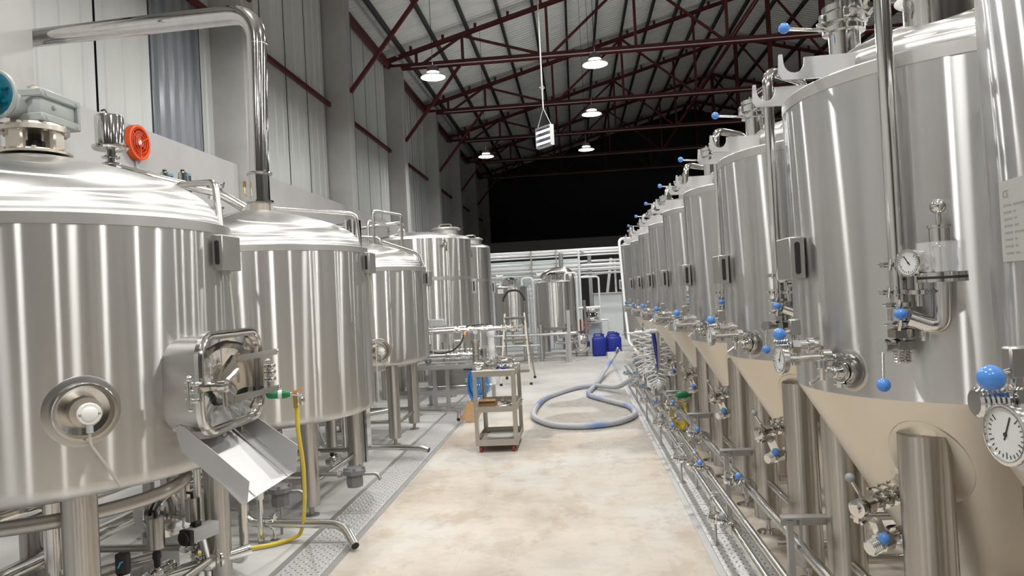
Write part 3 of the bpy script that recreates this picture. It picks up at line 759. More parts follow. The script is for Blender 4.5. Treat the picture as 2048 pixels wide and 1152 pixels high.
s_ = MB().cyl((1.2, 15.2, 2.65), (1.2, 15.2, 2.80), .05); s_.lathe((1.2, 15.2, 2.80), Z, [(0, .08), (.04, .08), (.042, .04), (.09, .03)], 18); s_.build('top_valve', 'polished', t9)

# ---------------------------------------------------------------- transfer pipes along the fermenters
def transfer_pipe(label, x, z, r, ya, yb, vy, side, knob):
    t_ = thing('transfer_pipe', label, 'pipe', (x, ya, 0), 'transfer pipes along the fermenters')
    MB().cyl((x, ya, z), (x, yb, z), r, seg=14).build('pipe', 'pipe_steel', t_)
    for y_ in vy:
        v = MB(); butterfly(v, (x, y_, z), (0, 1, 0), r*1.35, (side, 0, .7))
        v.lathe((x, y_+.10, z), (side, 0, .25), [(0, r*.95), (.05, r*.95), (.052, r*1.5), (.068, r*1.5), (.07, r*.95), (.085, r*.95), (.087, r*1.4), (.10, r*1.4), (.102, r*.9), (.12, r*.9)], 12)
        clamp(v, (x+side*.075, y_+.10, z+.02), (side, 0, .25), r*1.1, (0, -1, .6)); clamp(v, (x+side*.105, y_+.10, z+.027), (side, 0, .25), r*1.0, (0, 1, .6))
        vo = v.build('valve', 'polished', t_)
        e = V(x+side*.06, y_-.04, z+.075)
        MB().cyl((x, y_, z+r), e, .006).build('valve_handle', 'polished', vo)
        MB().sphere(e, .02).build('ball_knob', knob, vo)
    st = [y_+.55 for y_ in vy]
    for y_ in st:
        s_ = MB().torus((x, y_, z), (0, 1, 0), r*1.15, .006, 16, 6); s_.cyl((x+.0, y_, z-r), (x, y_, .012), .008, seg=8).box((x, y_, .009), (.07, .05, .006))
        s_.cyl((x, y_, z+r), (x, y_, z+r+.03), .006, seg=8).cyl((x-.02, y_, z+r+.02), (x+.025, y_, z+r+.02), .004, seg=6)
        s_.build('pipe_support', 'sheet_steel', t_)
transfer_pipe('thick upper transfer pipe nearest the fermenter legs, blue ball levers', .955, .395, .024, 1.6, 13.2, [4.42+1.45*i for i in range(6)], -1, 'blue_knob')
transfer_pipe('middle transfer pipe of the three along the fermenters', .868, .275, .0185, 1.6, 13.0, [5.28+1.45*i for i in range(5)], -1, 'blue_knob')
transfer_pipe('lower transfer pipe over the drain grating, grey ball levers', .778, .285, .0185, 1.6, 12.6, [4.02+1.45*i for i in range(6)], -1, 'grey_knob')

# ================================================================ BREW KETTLES ON THE LEFT
def kettle(name, label, cx, cy, R, z0, z1, zt, lg, bottom_round=.07, pipe_r=.02, band=.045, box=None):
    k_ = thing(name, label, 'brew kettle', (cx, cy, 0), 'brew kettles in a row'); c = (cx, cy, 0); Z = (0, 0, 1); b_ = bottom_round
    prof = [(z0-.10, .25), (z0-.04, R*.7)] + [(z0+b_*(1-math.cos(a)), R-b_*(1-math.sin(a))) for a in [PI/2*i/6 for i in range(7)]]
    prof += [(z0+b_+(z1-z0-b_)*i/4, R) for i in range(1, 5)]
    MB().lathe(c, Z, prof, 120, True, False).build('shell', 'brushed', k_)
    MB().lathe(c, Z, [(z1-.002, R), (z1-.001, R+.004), (z1+band, R+.004), (z1+band+.004, R-.004), (z1+band+.010, R-.055)], 120, False, False).build('rim_band', 'band', k_)
    h = zt-(z1+band)
    d = [(0, R-.05), (.05, R-.053), (.13, R-.06), (.22, R-.075), (.33, R-.105), (.44, R-.155), (.55, R-.235), (.66, R-.35), (.78, R-.50), (.90, R-.68), (.97, R-.80), (1.0, .001)]
    MB().lathe(c, Z, [(z1+band+.008+h*t_*.985, max(r, .001)) for t_, r in d], 120, False, False).build('lid', 'lid_steel', k_)
    for sx in (-1, 1):
        for sy in (-1, 1):
            l = MB().lathe((cx+lg*sx, cy+lg*sy, .075), Z, [(0, .055), (.004, .068), (z0+.03-.075, .068)], 28).build('leg', 'leg_steel', k_)
            MB().lathe((cx+lg*sx, cy+lg*sy, 0), Z, [(0, .06), (.008, .06), (.014, .02), (.09, .018)], 16).build('foot', 'cast_metal', l)
    for s2 in (-1, 1):
        MB().cyl((cx+lg*s2, cy-lg, .22), (cx+lg*s2, cy+lg, .22), .021).build('stretcher', 'leg_steel', k_)
        MB().cyl((cx-lg, cy+lg*s2, .26), (cx+lg, cy+lg*s2, .26), .021).build('stretcher', 'leg_steel', k_)
    MB().cyl((cx, cy, z0-.06), (cx, cy, .35), .04).tube([(cx, cy, .4), (cx, cy, .28), (cx+.3, cy+.35, .28)], .03, 12, .1).build('outlet_pipe', 'pipe_steel', k_)
    if box:
        bx_ = MB().rbox(box, (.06, .19, .175), .004, 1).box((box[0]-.05, box[1], box[2]), (.08, .12, .10)).build('control_box', 'box_steel', k_)
        MB().prism(rrect(.022, .12, .0105), (box[0], box[1]-.096, box[2]), (1, 0, 0), (0, 0, 1), .004).build('slot', 'black', bx_)
        MB().cyl((box[0]-.005, box[1]+.03, box[2]-.087), (box[0]-.005, box[1]+.03, box[2]-.12), .010, seg=8).tube([(box[0]-.005, box[1]+.03, box[2]-.11), (box[0]+.005, box[1]+.05, box[2]-.5), (box[0]+.0, box[1]+.08, z0+.05)], .005, 6, .1).build('cable', 'cable', k_)
    return k_
def sight_lamp(k_, p, n, R, cx, cy, s_=1.0, cable_to=None):
    p = Vector(p); n = Vector(n).normalized(); th0 = math.atan2(p.y-cy, p.x-cx)
    def fn(a, b_):
        th = th0+a/R; return V(cx+R*math.cos(th), cy+R*math.sin(th), p.z+b_), V(math.cos(th), math.sin(th), 0)
    cone_patch(fn, .145*s_, .145*s_, .0015).build('weld_pad', 'pad_steel', k_)
    o = MB().lathe(p-n*.02, n, [(0, .118*s_), (.075*s_, .118*s_), (.08*s_, .114*s_), (.08*s_, .106*s_), (.03*s_, .098*s_), (.024, .06*s_)], 40, False, True).build('sight_port', 'polished', k_)
    MB().lathe(p, n, [(0, .060*s_), (.075*s_, .060*s_), (.078*s_, .030*s_), (.115*s_, .028*s_)], 28).build('lamp_holder', 'satin', o)
    q = p+n*.115*s_
    MB().lathe(q, n, [(0, .034*s_), (.004, .043*s_), (.022*s_, .043*s_), (.025*s_, .040*s_), (.025*s_, .029*s_), (.030*s_, .028*s_), (.036*s_, .018*s_), (.037*s_, .001)], 32).build('lamp_head', 'white_plastic', o)
    e = V(-n.y, n.x, 0)
    if s_ > .9:
        for s2 in (-1, 1): MB().sphere(q+n*.026+e*.034*s2, .0055, 8, 6).build('screw', 'cast_metal', o)
    MB().cyl(q+n*.012-V(0, 0, .036*s_), q+n*.012-V(0, 0, .075*s_), .013*s_, seg=12).build('cable_gland', 'grey_plastic', o)
    if cable_to is not None:
        g = q+n*.012-V(0, 0, .07*s_); ct = Vector(cable_to)
        MB().tube([g, g-V(0, 0, .05)-n*.01, g*.5+ct*.5-n*.005-V(0, 0, .02), ct], .0055*s_, 8, .09).build('cable', 'cable', k_)

c1 = (-2.67, 3.42); c2 = (-2.67, 5.98); c3 = (-2.575, 8.47)
k1 = kettle('brew_kettle', 'largest brew kettle at the left edge with open-framed side door and chute', c1[0], c1[1], .90, .86, 1.99, 2.435, .565, box=(-1.752, 3.53, 1.89))
k2 = kettle('brew_kettle', 'middle brew kettle under the tall polished exhaust duct', c2[0], c2[1], .90, .70, 2.03, 2.445, .565, box=(-1.752, 6.09, 1.945))
k3 = kettle('brew_kettle', 'third brew kettle, smallest, with a white sight lamp', c3[0], c3[1], .80, .89, 1.95, 2.36, .475, box=(-1.757, 8.58, 1.86))
# domed bottom pads hidden; sight lamps
sight_lamp(k1, (-2.026, 2.792, 1.223), (.716, -.698, 0), .90, *c1, 1.0, (-1.945, 2.895, .885))
sight_lamp(k3, (-2.182, 7.773, 1.074), (.491, -.871, 0), .80, *c3, .95, (-2.12, 7.82, .90))
# --- kettle 1: side door
Yc, Zc, Xf = 3.365, 1.272, -1.672
def rr(w_, h, r): return rrect(w_, h, r, 6)
nk = MB().ringprism(rr(.60, .43, .11), rr(.57, .40, .10), (Xf-.13, Yc, Zc), (0, 1, 0), (0, 0, 1), .27)
ne = nk.build('door_neck', 'pad_steel', k1)
fl = MB().ringprism(rr(.645, .475, .125), rr(.565, .395, .095), (Xf, Yc, Zc), (0, 1, 0), (0, 0, 1), .020)
fl.tube([(Xf+.014, Yc+a, Zc+b_) for a, b_ in rr(.610, .440, .11)], .010, 8, closed=True); fl.build('door_flange', 'polished', k1)
dr = MB(); n = 12; g = []; fsq = []
for j in range(n+1):
    for i in range(n+1):
        u_, v_ = i/n*2-1, j/n*2-1; s_ = max(abs(u_), abs(v_))
        g.append(V(Xf-.012-.05*(1-s_)-.010*math.sin(5*u_+2*v_)*(1-s_), Yc+.290*u_, Zc+.200*v_))
for j in range(n):
    for i in range(n): a = j*(n+1)+i; fsq.append((a, a+1, a+n+2, a+n+1))
dr.add(g, fsq).build('door', 'crumpled', k1)
am = MB().bar((Xf+.055, 2.93, 1.272), (Xf+.055, 3.10, 1.270), .020, .028)
am.bar((Xf+.06, 3.09, 1.275), (Xf+.06, 3.28, 1.372), .022, .045).bar((Xf+.06, 3.28, 1.372), (Xf+.06, 3.74, 1.370), .022, .030)
am.bar((Xf+.06, 3.09, 1.26), (Xf+.06, 3.236, 1.186), .022, .040).bar((Xf+.06, 3.236, 1.186), (Xf+.06, 3.74, 1.178), .022, .030)
am.lathe((Xf+.03, 3.085, 1.27), (1, 0, 0), [(0, .02), (.05, .02), (.052, .030), (.085, .030), (.088, .018), (.10, .018)], 18)
am.cyl((Xf+.10, 3.085, 1.27), (Xf+.105, 3.085, 1.18), .012).cyl((Xf+.10, 3.09, 1.278), (Xf+.11, 3.20, 1.325), .012)
am.build('door_arm', 'polished', k1)
for y_, s2 in ((2.96, -1), (3.755, 1)):
    hg = MB().cyl((Xf+.01, y_, 1.19), (Xf+.01, y_, 1.315), .012, seg=10)
    for z in (1.225, 1.262, 1.295): hg.rbox((Xf+.02, y_-.012*s2, z), (.06, .045, .02), .004, 1)
    hg.sphere((Xf+.01, y_, 1.318), .016, 10, 6).sphere((Xf+.01, y_, 1.187), .013, 10, 6).build('hinge', 'polished', k1)
for z in (1.370, 1.178): MB().sphere((Xf+.06, 3.75, z), .018, 10, 6).build('arm_end', 'polished', k1)
# chute under the door
ch = thing('grain_chute', 'folded grey steel chute hooked below the kettle side door', 'chute', (-1.66, 3.37, .74))
def sheet4(mb, pts, th, nrm): mb.add([Vector(p) for p in pts]+[Vector(p)+Vector(nrm)*th for p in pts], [(3, 2, 1, 0), (4, 5, 6, 7)]+[(i, (i+1) % 4, 4+(i+1) % 4, 4+i) for i in range(4)])
b0 = MB(); sheet4(b0, [(-1.79, 3.11, 1.005), (-1.79, 3.63, 1.005), (-1.50, 3.66, .745), (-1.50, 3.06, .745)], .004, (.6, 0, .75)); b0.build('chute_floor', 'sheet_steel', ch)
b0 = MB().prism([(-1.805, 1.085), (-1.785, 1.105), (-1.75, 1.085), (-1.475, .845), (-1.490, .748), (-1.50, .742), (-1.78, .985)], (0, 3.085, 0), (1, 0, 0), (0, 0, 1), .004); b0.build('chute_side', 'sheet_steel', ch)
b0 = MB().prism([(-1.805, 1.085), (-1.785, 1.105), (-1.75, 1.085), (-1.475, .885), (-1.490, .750), (-1.50, .742), (-1.78, .985)], (0, 3.648, 0), (1, 0, 0), (0, 0, 1), .004); b0.build('chute_side', 'sheet_steel', ch)
MB().bar((-1.775, 3.20, 1.005), (-1.50, 3.19, .752), .012, .006).bar((-1.775, 3.55, 1.005), (-1.50, 3.56, .752), .012, .006).build('stiffening_fold', 'sheet_steel', ch)
MB().cyl((-1.80, 3.07, 1.085), (-1.80, 3.66, 1.085), .009).build('hook_rod', 'polished', ch)
# --- kettle 1: agitator drive on the lid
Z = (0, 0, 1); cx, cy = c1
ag = MB().lathe((cx, cy, 0), Z, [(2.425, .165), (2.437, .165), (2.44, .12), (2.452, .118)], 40)
for i in range(12):
    a = i*PI/6
    if i % 3 == 0: ag.rbox((cx+.118*math.cos(a), cy+.118*math.sin(a), 2.495), (.035, .075, .105), .008, 1, R=Matrix.Rotation(a, 3, 'Z'))
ag.lathe((cx, cy, 0), Z, [(2.535, .105), (2.538, .155), (2.562, .155), (2.565, .13), (2.58, .125)], 40)
for i in range(8): a = i*PI/4+.2; ag.cyl((cx+.14*math.cos(a), cy+.14*math.sin(a), 2.53), (cx+.14*math.cos(a), cy+.14*math.sin(a), 2.575), .010, seg=6)
for i in range(6): a = i*PI/3+.1; ag.cyl((cx+.148*math.cos(a), cy+.148*math.sin(a), 2.435), (cx+.148*math.cos(a), cy+.148*math.sin(a), 2.452), .011, seg=6)
ag.build('agitator_stand', 'satin', k1)
MB().lathe((cx, cy, 0), Z, [(2.43, .03), (2.58, .03)], 16).lathe((cx, cy, 2.45), Z, [(0, .03), (.005, .045), (.05, .045), (.055, .03)], 16).build('shaft', 'black', k1)
gb = MB().rbox((-2.645, 3.465, 2.66), (.15, .25, .125), .012, 2)
gb.rbox((-2.640, 3.470, 2.722), (.175, .285, .040), .006, 1).rbox((-2.640, 3.470, 2.602), (.175, .285, .040), .006, 1).rbox((-2.640, 3.60, 2.66), (.172, .022, .15), .004, 1)
gb.lathe((-2.70, 3.35, 2.662), (0, -1, 0), [(0, .06), (.05, .068), (.09, .072)], 24)
for y_ in (3.36, 3.58):
    for z in (2.722, 2.602): gb.cyl((-2.553, y_, z), (-2.549, y_, z), .010, seg=10)
gb.sphere((-2.567, 3.43, 2.665), .012, 10, 6).prism([(-.05, 0), (.05, 0), (0, -.035)], (-2.66, 3.335, 2.70), (1, 0, 0), (0, 0, 1), .03)
gb.build('gearbox', 'grey_enamel', k1)
MB().lathe((-2.655, 3.41, 2.742), Z, [(0, .030), (.028, .030), (.031, .024), (.038, .012)], 20).build('gearbox_cap', 'satin', k1)
mo = MB().lathe((-2.725, 3.255, 2.690), (0, -1, 0), [(0, .07), (.01, .118), (.022, .124), (.034, .120)], 40).build('motor_flange', 'grey_enamel', k1)
mm = MB().lathe((-2.725, 3.222, 2.690), (0, -1, 0), [(0, .112), (.004, .106), (.004, .07), (.05, .066), (.24, .066), (.25, .05)], 32)
for i in range(8): a = i*PI/4+.3; mm.cyl((-2.725+.088*math.cos(a), 3.225, 2.69+.088*math.sin(a)), (-2.725+.088*math.cos(a), 3.20, 2.69+.088*math.sin(a)), .010, seg=8)
mm.build('motor', 'teal', k1)
# steel pot sensor on the lid
pt = MB().lathe((-2.49, 3.75, 0), Z, [(2.38, .024), (2.43, .024), (2.432, .046), (2.438, .046), (2.44, .024), (2.465, .024), (2.466, .046), (2.474, .046), (2.475, .024), (2.515, .026)], 20)
pt.lathe((-2.49, 3.75, 0), Z, [(2.512, .085), (2.522, .092), (2.53, .092), (2.532, .072), (2.685, .072), (2.697, .066), (2.70, .05)], 32).build('level_sensor', 'duct_steel', k1)
MB().tube([(-2.50, 3.76, 2.70), (-2.53, 3.78, 2.745), (-2.60, 3.85, 2.76)], .005, 6, .03).build('cable', 'rubber', k1)
MB().tube([(-2.62, 3.95, 2.38), (-2.62, 3.95, 2.46), (-2.05, 4.08, 2.29), (-1.92, 4.12, 2.20)], .026, 10, .05).build('lid_pipe', 'pipe_steel', k1)
MB().tube([(-2.30, 4.05, 2.35), (-1.93, 3.80, 2.305), (-1.90, 3.78, 2.03)], .018, 10, .05).build('cleaning_pipe', 'pipe_steel', k1)
vl = MB().lathe((-2.10, 4.10, 2.26), (.2, -.1, 1), [(0, .03), (.05, .03), (.052, .045), (.07, .045), (.072, .03)], 16); clamp(vl, (-2.09, 4.09, 2.35), (.2, -.1, 1), .03, (1, 0, 0))
vl.build('lid_valve', 'polished', k1)
# ring manifold beneath kettle 1
for rr_, z in ((.62, .735), (.46, .80)):
    MB().tube([(c1[0]+rr_*math.cos(a), c1[1]+rr_*math.sin(a), z) for a in [2*PI*i/48 for i in range(48)]], .032 if rr_ > .5 else .022, 10, closed=True).build('ring_manifold', 'leg_steel', k1)
MB().tube([(-2.25, 3.86, .735), (-2.14, 3.97, .74), (-2.12, 4.0, .84)], .026, 10, .05).build('manifold_riser', 'pipe_steel', k1)
# --- kettle 2: duct (own thing) and cleaning pipe
MB().tube([(-2.52, 5.95, 2.45), (-1.875, 6.18, 2.385), (-1.855, 6.19, 2.08)], .017, 10, .05).build('cleaning_pipe', 'pipe_steel', k2)
MB().lathe((-2.645, 5.98, 0), Z, [(2.42, .085), (2.505, .085)], 32).build('duct_collar', 'satin', k2)
nb = MB().cyl((-2.90, 5.75, 2.36), (-2.90, 5.75, 2.46), .028); clamp(nb, (-2.90, 5.75, 2.45), (0, 0, 1), .03, (-1, -1, 0)); nb.build('lid_fitting', 'polished', k2)
du = thing('exhaust_duct', 'tall mirror polished steel duct bending over to the wall', 'duct', (-2.645, 5.98, 2.505))
MB().lathe((-2.645, 5.98, 0), Z, [(2.505, .082), (2.506, .112), (2.520, .112), (2.522, .085), (2.745, .085)], 36).build('lower_section', 'duct_steel', du)
MB().tube([(-2.642, 5.98, 2.762), (-2.60, 5.98, 4.14), (-3.9, 6.24, 4.22), (-5.33, 6.58, 4.33)], .083, 28, .26, nb=10).build('duct_pipe', 'duct_steel', du)
nb = MB().lathe((-2.642, 5.98, 2.742), Z, [(0, .085), (.001, .106), (.010, .110), (.020, .106), (.022, .085)], 36); nb.bar((-2.56, 5.90, 2.755), (-2.52, 5.86, 2.755), .02, .02).build('clamp_ring', 'polished', du)
nb = MB().lathe((-2.602, 5.98, 3.86), Z, [(0, .0845), (.004, .0845)], 36); nb.build('seam_ring', 'band', du)
MB().box((-2.74, 5.90, 2.66), (.02, .02, .05)).tube([(-2.74, 5.90, 2.64), (-2.735, 5.89, 2.58), (-2.72, 5.89, 2.56)], .006, 6).build('drain_cock', 'brass', du)
# --- kettle 3 pipes
MB().tube([(-2.20, 8.2, 2.30), (-1.86, 8.55, 2.17), (-1.80, 8.58, 1.98)], .024, 10, .06).build('cleaning_pipe', 'pipe_steel', k3)
MB().tube([(-2.4, 8.6, 2.30), (-2.4, 8.6, 2.72), (-2.2, 9.2, 2.72), (-2.2, 9.2, 2.2)], .018, 10, .05).build('lid_pipe', 'pipe_steel', k3)

# ---------------------------------------------------------------- tall liquor tanks behind the kettles
def tall_tank(label, cx, cy, R, z1):
    t_ = thing('liquor_tank', label, 'tank', (cx, cy, 0), 'tall liquor tanks'); c = (cx, cy, 0)
    MB().lathe(c, Z, [(.54, R*.6), (.58, R-.05), (.64, R), (z1, R)], 96, True, False).build('shell', 'brushed', t_)
    MB().lathe(c, Z, [(1.915, R+.003), (1.975, R+.003)], 96, False, False).build('girth_band', 'band', t_)
    MB().lathe(c, Z, [(z1-.002, R+.002), (z1+.035, R-.006), (z1+.05, R-.03), (z1+.14, R*.5), (z1+.17, .001)], 96, False, False).build('dome', 'lid_steel', t_)
    for sx in (-.55, .55):
        for sy in (-.55, .55): MB().cyl((cx+sx, cy+sy, 0), (cx+sx, cy+sy, .62), .07, seg=18).build('leg', 'leg_steel', t_)
    mx, my = cx+.50, cy-.1
    mw = MB().lathe((mx, my, 0), Z, [(z1+.02, .215), (z1+.17, .215), (z1+.172, .245), (z1+.19, .25), (z1+.215, .20), (z1+.225, .001)], 36); mo_ = mw.build('manway', 'band', t_)
    MB().tube([(mx-.12, my-.1, z1+.20), (mx-.1, my-.08, z1+.27), (mx+.1, my-.08, z1+.27), (mx+.12, my-.1, z1+.20)], .012, 8, .04).build('lid_handle', 'polished', mo_)
    MB().torus((cx-.15, cy-.62, z1+.14), (.3, -1, 0), .05, .017, 20, 8).build('lifting_eye', 'band', t_)
    a = math.radians(-52); p = V(cx+R*math.cos(a), cy+R*math.sin(a), z1-.10); nn = V(math.cos(a), math.sin(a), 0)
    s_ = MB().cyl(p-nn*.02, p+nn*.07, .03); clamp(s_, p+nn*.05, nn, .03, (0, 0, 1)); s_.tube([p+nn*.06, p+nn*.09, p+nn*.09-V(0, 0, .12)], .018, 8, .03)
    s_.build('overflow_fitting', 'polished', t_)
    bx_ = MB().rbox((cx+R+.03, cy+.10, 1.80), (.07, .22, .24), .004, 1).build('control_box', 'sheet_steel', t_)
    MB().prism(rrect(.024, .17, .011), (cx+R+.03, cy-.011, 1.80), (1, 0, 0), (0, 0, 1), .004).build('slot', 'black', bx_)
    return t_
q4 = tall_tank('tall liquor tank with a mid girth band behind the third kettle', -2.65, 12.3, .89, 2.60)
q5 = tall_tank('tall liquor tank farther back, narrow strip beside the first one', -2.58, 14.75, .87, 2.60)
pp = thing('lid_pipework', 'thin steel pipe loops rising behind the third kettle lid', 'pipework', (-3.3, 10.9, 0))
MB().tube([(-3.6, 10.7, .1), (-3.6, 10.7, 2.70), (-2.95, 11.9, 2.92), (-2.85, 12.0, 2.92), (-2.85, 12.0, 2.76)], .024, 10, .07).build('pipe', 'pipe_steel', pp)
MB().tube([(-3.1, 10.8, .1), (-3.1, 10.8, 2.86), (-3.0, 11.6, 2.86), (-3.0, 11.6, 2.70)], .024, 10, .07).build('pipe', 'pipe_steel', pp)
MB().tube([(-3.3, 10.6, .1), (-3.3, 10.6, 2.62), (-2.9, 10.7, 2.58), (-2.9, 10.7, 2.3)], .020, 10, .07).build('pipe', 'pipe_steel', pp)
for (x, y_, z) in ((-2.85, 12.0, 2.82), (-3.0, 11.6, 2.76)):
    s_ = MB(); clamp(s_, (x, y_, z), Z, .03, (1, 0, 0)); s_.build('clamp', 'polished', pp)

# ================================================================ EQUIPMENT UNDER AND BESIDE THE KETTLES
def drain_pipe(label, pts, r, bend):
    t_ = thing('drain_pipe', label, 'pipe', (pts[-1][0], pts[-1][1], 0), 'kettle drain pipes')
    MB().tube(pts, r, 14, bend, caps=True).build('pipe', 'pipe_steel', t_)
    e = Vector(pts[-1]); d = (e-Vector(pts[-2])).normalized()
    MB().lathe(e, d, [(0, r*.86), (.0015, r*.86)], 14).build('open_end', 'black', t_)
    p = Vector(pts[1]); q = Vector(pts[2]); s_ = MB(); m_ = p.lerp(q, .3); clamp(s_, m_, q-p, r*1.05, (0, 0, 1))
    s_.cyl((m_.x, m_.y, .01), m_, .01, seg=8).box((m_.x, m_.y, .006), (.06, .06, .01)); s_.build('pipe_clamp', 'polished', t_)
drain_pipe('steel drain pipe bending into the grating beside the yellow hose', [(-2.37, 4.86, .62), (-2.37, 4.86, .125), (-1.64, 4.77, .125), (-1.51, 4.60, .035)], .030, .10)
drain_pipe('straight steel drain pipe ending at the grating below the second kettle', [(-2.75, 7.2, .5), (-2.75, 7.48, .12), (-1.62, 7.19, .12), (-1.55, 7.17, .10)], .030, .08)
drain_pipe('thin steel drain pipe with an open elbow behind the third kettle', [(-2.9, 9.5, .5), (-2.9, 9.6, .15), (-1.58, 9.29, .15), (-1.545, 8.98, .09)], .027, .07)
def steam_trap(label, p, out):
    p = Vector(p); t_ = thing('steam_trap', label, 'steam trap', (p.x, p.y, 0), 'grey steam traps')
    b_ = MB().lathe(p-V(0, 0, .10), Z, [(0, .03), (.005, .06), (.03, .066), (.10, .062), (.102, .088), (.135, .088), (.138, .07), (.15, .06)], 8)
    for i in range(5): a = i*2*PI/5; b_.cyl(p+V(.074*math.cos(a), .074*math.sin(a), .03), p+V(.074*math.cos(a), .074*math.sin(a), .055), .010, seg=6)
    b_.build('trap_body', 'trap_grey', t_)
    MB().tube([p+V(.06, 0, 0), p+V(.06+out, 0, 0), p+V(.085+out, -.005, -.05)], .014, 10, .03).build('outlet_pipe', 'cast_metal', t_)
    MB().tube([p+V(-.06, 0, 0), p+V(-.55, .05, 0), p+V(-.55, .05, .25)], .016, 10, .05).lathe(p+V(-.10, 0, 0), (-1, 0, 0), [(0, .026), (.03, .026)], 6).build('inlet_pipe', 'cast_metal', t_)
steam_trap('grey cast steam trap with a bent outlet over the drain', (-1.77, 5.46, .295), .12)
steam_trap('grey cast steam trap below the end of the chute', (-2.16, 4.98, .30), .10)
MB().cyl((-2.16, 4.98, .21), (-2.16, 4.98, 0), .010, seg=8).build('support_rod', 'cast_metal', bpy.data.objects['steam_trap.001'])
# yellow hose with green spray gun
yh = thing('wash_hose', 'yellow water hose with a green spray gun hung in front of the middle kettle', 'hose', (-2.0, 4.4, 0))
MB().tube([(-1.70, 4.22, 1.02), (-1.715, 4.25, .86), (-1.75, 4.40, .62), (-1.83, 4.60, .36), (-1.93, 4.80, .12), (-1.98, 4.86, .03), (-2.03, 4.80, .02), (-2.12, 4.70, .02), (-2.30, 4.62, .02), (-2.6, 4.55, .02)], .013, 10, .10).build('hose', 'yellow', yh)
MB().lathe((-1.845, 4.125, 1.095), (.91, .38, -.06), [(0, .012), (.01, .022), (.03, .026), (.10, .026), (.12, .022), (.135, .014)], 18).build('spray_grip', 'green', yh)
MB().lathe((-1.785, 4.150, 1.091), (.91, .38, -.06), [(0, .0265), (.022, .0265)], 18).build('grip_band', 'dial', yh)
MB().tube([(-1.73, 4.175, 1.088), (-1.70, 4.19, 1.082), (-1.665, 4.21, 1.075), (-1.662, 4.21, 1.03)], .009, 8, .02).lathe((-1.662, 4.21, 1.045), Z, [(-.03, .010), (-.02, .016), (.01, .016), (.02, .01)], 10).build('tap_body', 'polished', yh)
MB().cyl((-1.70, 4.20, 1.00), (-1.70, 4.20, 1.085), .013, seg=8).build('hose_fitting', 'brass', yh)
MB().bar((-1.695, 4.20, 1.10), (-1.655, 4.21, 1.118), .014, .008).cyl((-1.70, 4.20, 1.08), (-1.697, 4.20, 1.105), .010, seg=8).build('tap_handle', 'orange_handle', yh)
MB().cyl((-1.845, 4.125, 1.095), (-1.63, 3.76, 1.18), .004, seg=6).build('hanging_wire', 'rubber', yh)
# pneumatic seat valves (steel pots) on pipes
def pot_valve(label, p, r, h, wh=.6):
    p = Vector(p); t_ = thing('pneumatic_valve', label, 'valve', (p.x, p.y, 0), 'pneumatic valves with steel pots')
    MB().lathe(p, Z, [(0, r*.9), (.004, r), (h-.008, r), (h, r*.93)], 28).build('actuator_pot', 'leg_steel', t_)
    MB().tube([p+V(0, 0, h), p+V(0, 0, h+.025), p+V(-.03, 0, h+.03)], .008, 8).build('air_fitting', 'black', t_)
    MB().cyl(p-V(0, 0, .09), p, r*.38, seg=14).lathe(p-V(0, 0, .05), Z, [(0, r*.5), (.03, r*.5)], 12).build('valve_neck', 'black', t_)
    b_ = MB().sphere(p-V(0, 0, .12), r*.75, 16, 10); b_.cyl(p-V(0, .12, .12), p+V(0, .12, -.12), r*.5, seg=14)
    clamp(b_, p+V(0, -.09, -.12), (0, 1, 0), r*.5, (1, 0, 0)); clamp(b_, p+V(0, .09, -.12), (0, 1, 0), r*.5, (1, 0, 0)); b_.cyl(p-V(0, 0, .12), (p.x, p.y, 0), r*.45, seg=12)
    b_.build('valve_body', 'polished', t_)
pot_valve('steel pot valve in front under the first kettle, beside the leg', (-2.24, 3.60, .385), .043, .165)
pot_valve('steel pot valve behind the grey actuator box under the first kettle', (-2.22, 3.93, .425), .040, .13)
pot_valve('steel pot valve between the legs of the second kettle', (-2.45, 6.90, .22), .055, .32)
pot_valve('steel pot valve left of the second kettle leg, behind the yellow hose', (-2.42, 5.55, .40), .05, .24)
# box actuator on a ball valve
ac = thing('valve_actuator', 'grey box actuator with black end cap on a steel ball valve', 'valve', (-2.14, 3.86, 0))
R_ = Matrix.Rotation(math.radians(72), 3, 'Z')
MB().rbox((-2.10, 3.80, .405), (.18, .075, .075), .008, 2, R=R_).build('actuator_box', 'grey_plastic', ac)
MB().rbox((-2.13, 3.70, .405), (.03, .082, .082), .008, 2, R=R_).lathe((-2.135, 3.686, .405), (-.31, -.95, 0), [(0, .036), (.012, .036), (.014, .03)], 20).build('end_cap', 'black', ac)
MB().rbox((-2.11, 3.77, .455), (.045, .03, .03), .004, 1, R=R_).build('solenoid', 'black', ac)
b_ = MB().cyl((-2.10, 3.80, .37), (-2.12, 3.88, .22), .02, seg=14).sphere((-2.13, 3.90, .20), .052, 16, 10).cyl((-2.40, 3.55, .20), (-1.98, 4.10, .20), .032, seg=16).cyl((-2.13, 3.90, .2), (-2.13, 3.90, 0), .02)
clamp(b_, (-2.17, 3.848, .20), (.6, .79, 0), .036, (0, 0, 1)); clamp(b_, (-2.09, 3.952, .20), (.6, .79, 0), .036, (0, 0, 1)); b_.build('valve_body', 'polished', ac)
a2 = thing('valve_controller', 'small black valve positioner with a blue sticker at the bottom left', 'valve', (-2.27, 3.38, 0))
MB().rbox((-2.225, 3.30, .42), (.06, .045, .10), .010, 2).build('case', 'rubber', a2)
MB().tube([(-2.235, 3.276, .405), (-2.222, 3.276, .43), (-2.21, 3.276, .435)], .004, 6).build('sticker', 'ink_cyan', a2)
MB().cyl((-2.225, 3.30, .37), (-2.225, 3.30, 0), .03, seg=14).cyl((-2.9, 3.3, .12), (-2.0, 3.44, .12), .045, seg=18).build('pipe', 'pipe_steel', a2)
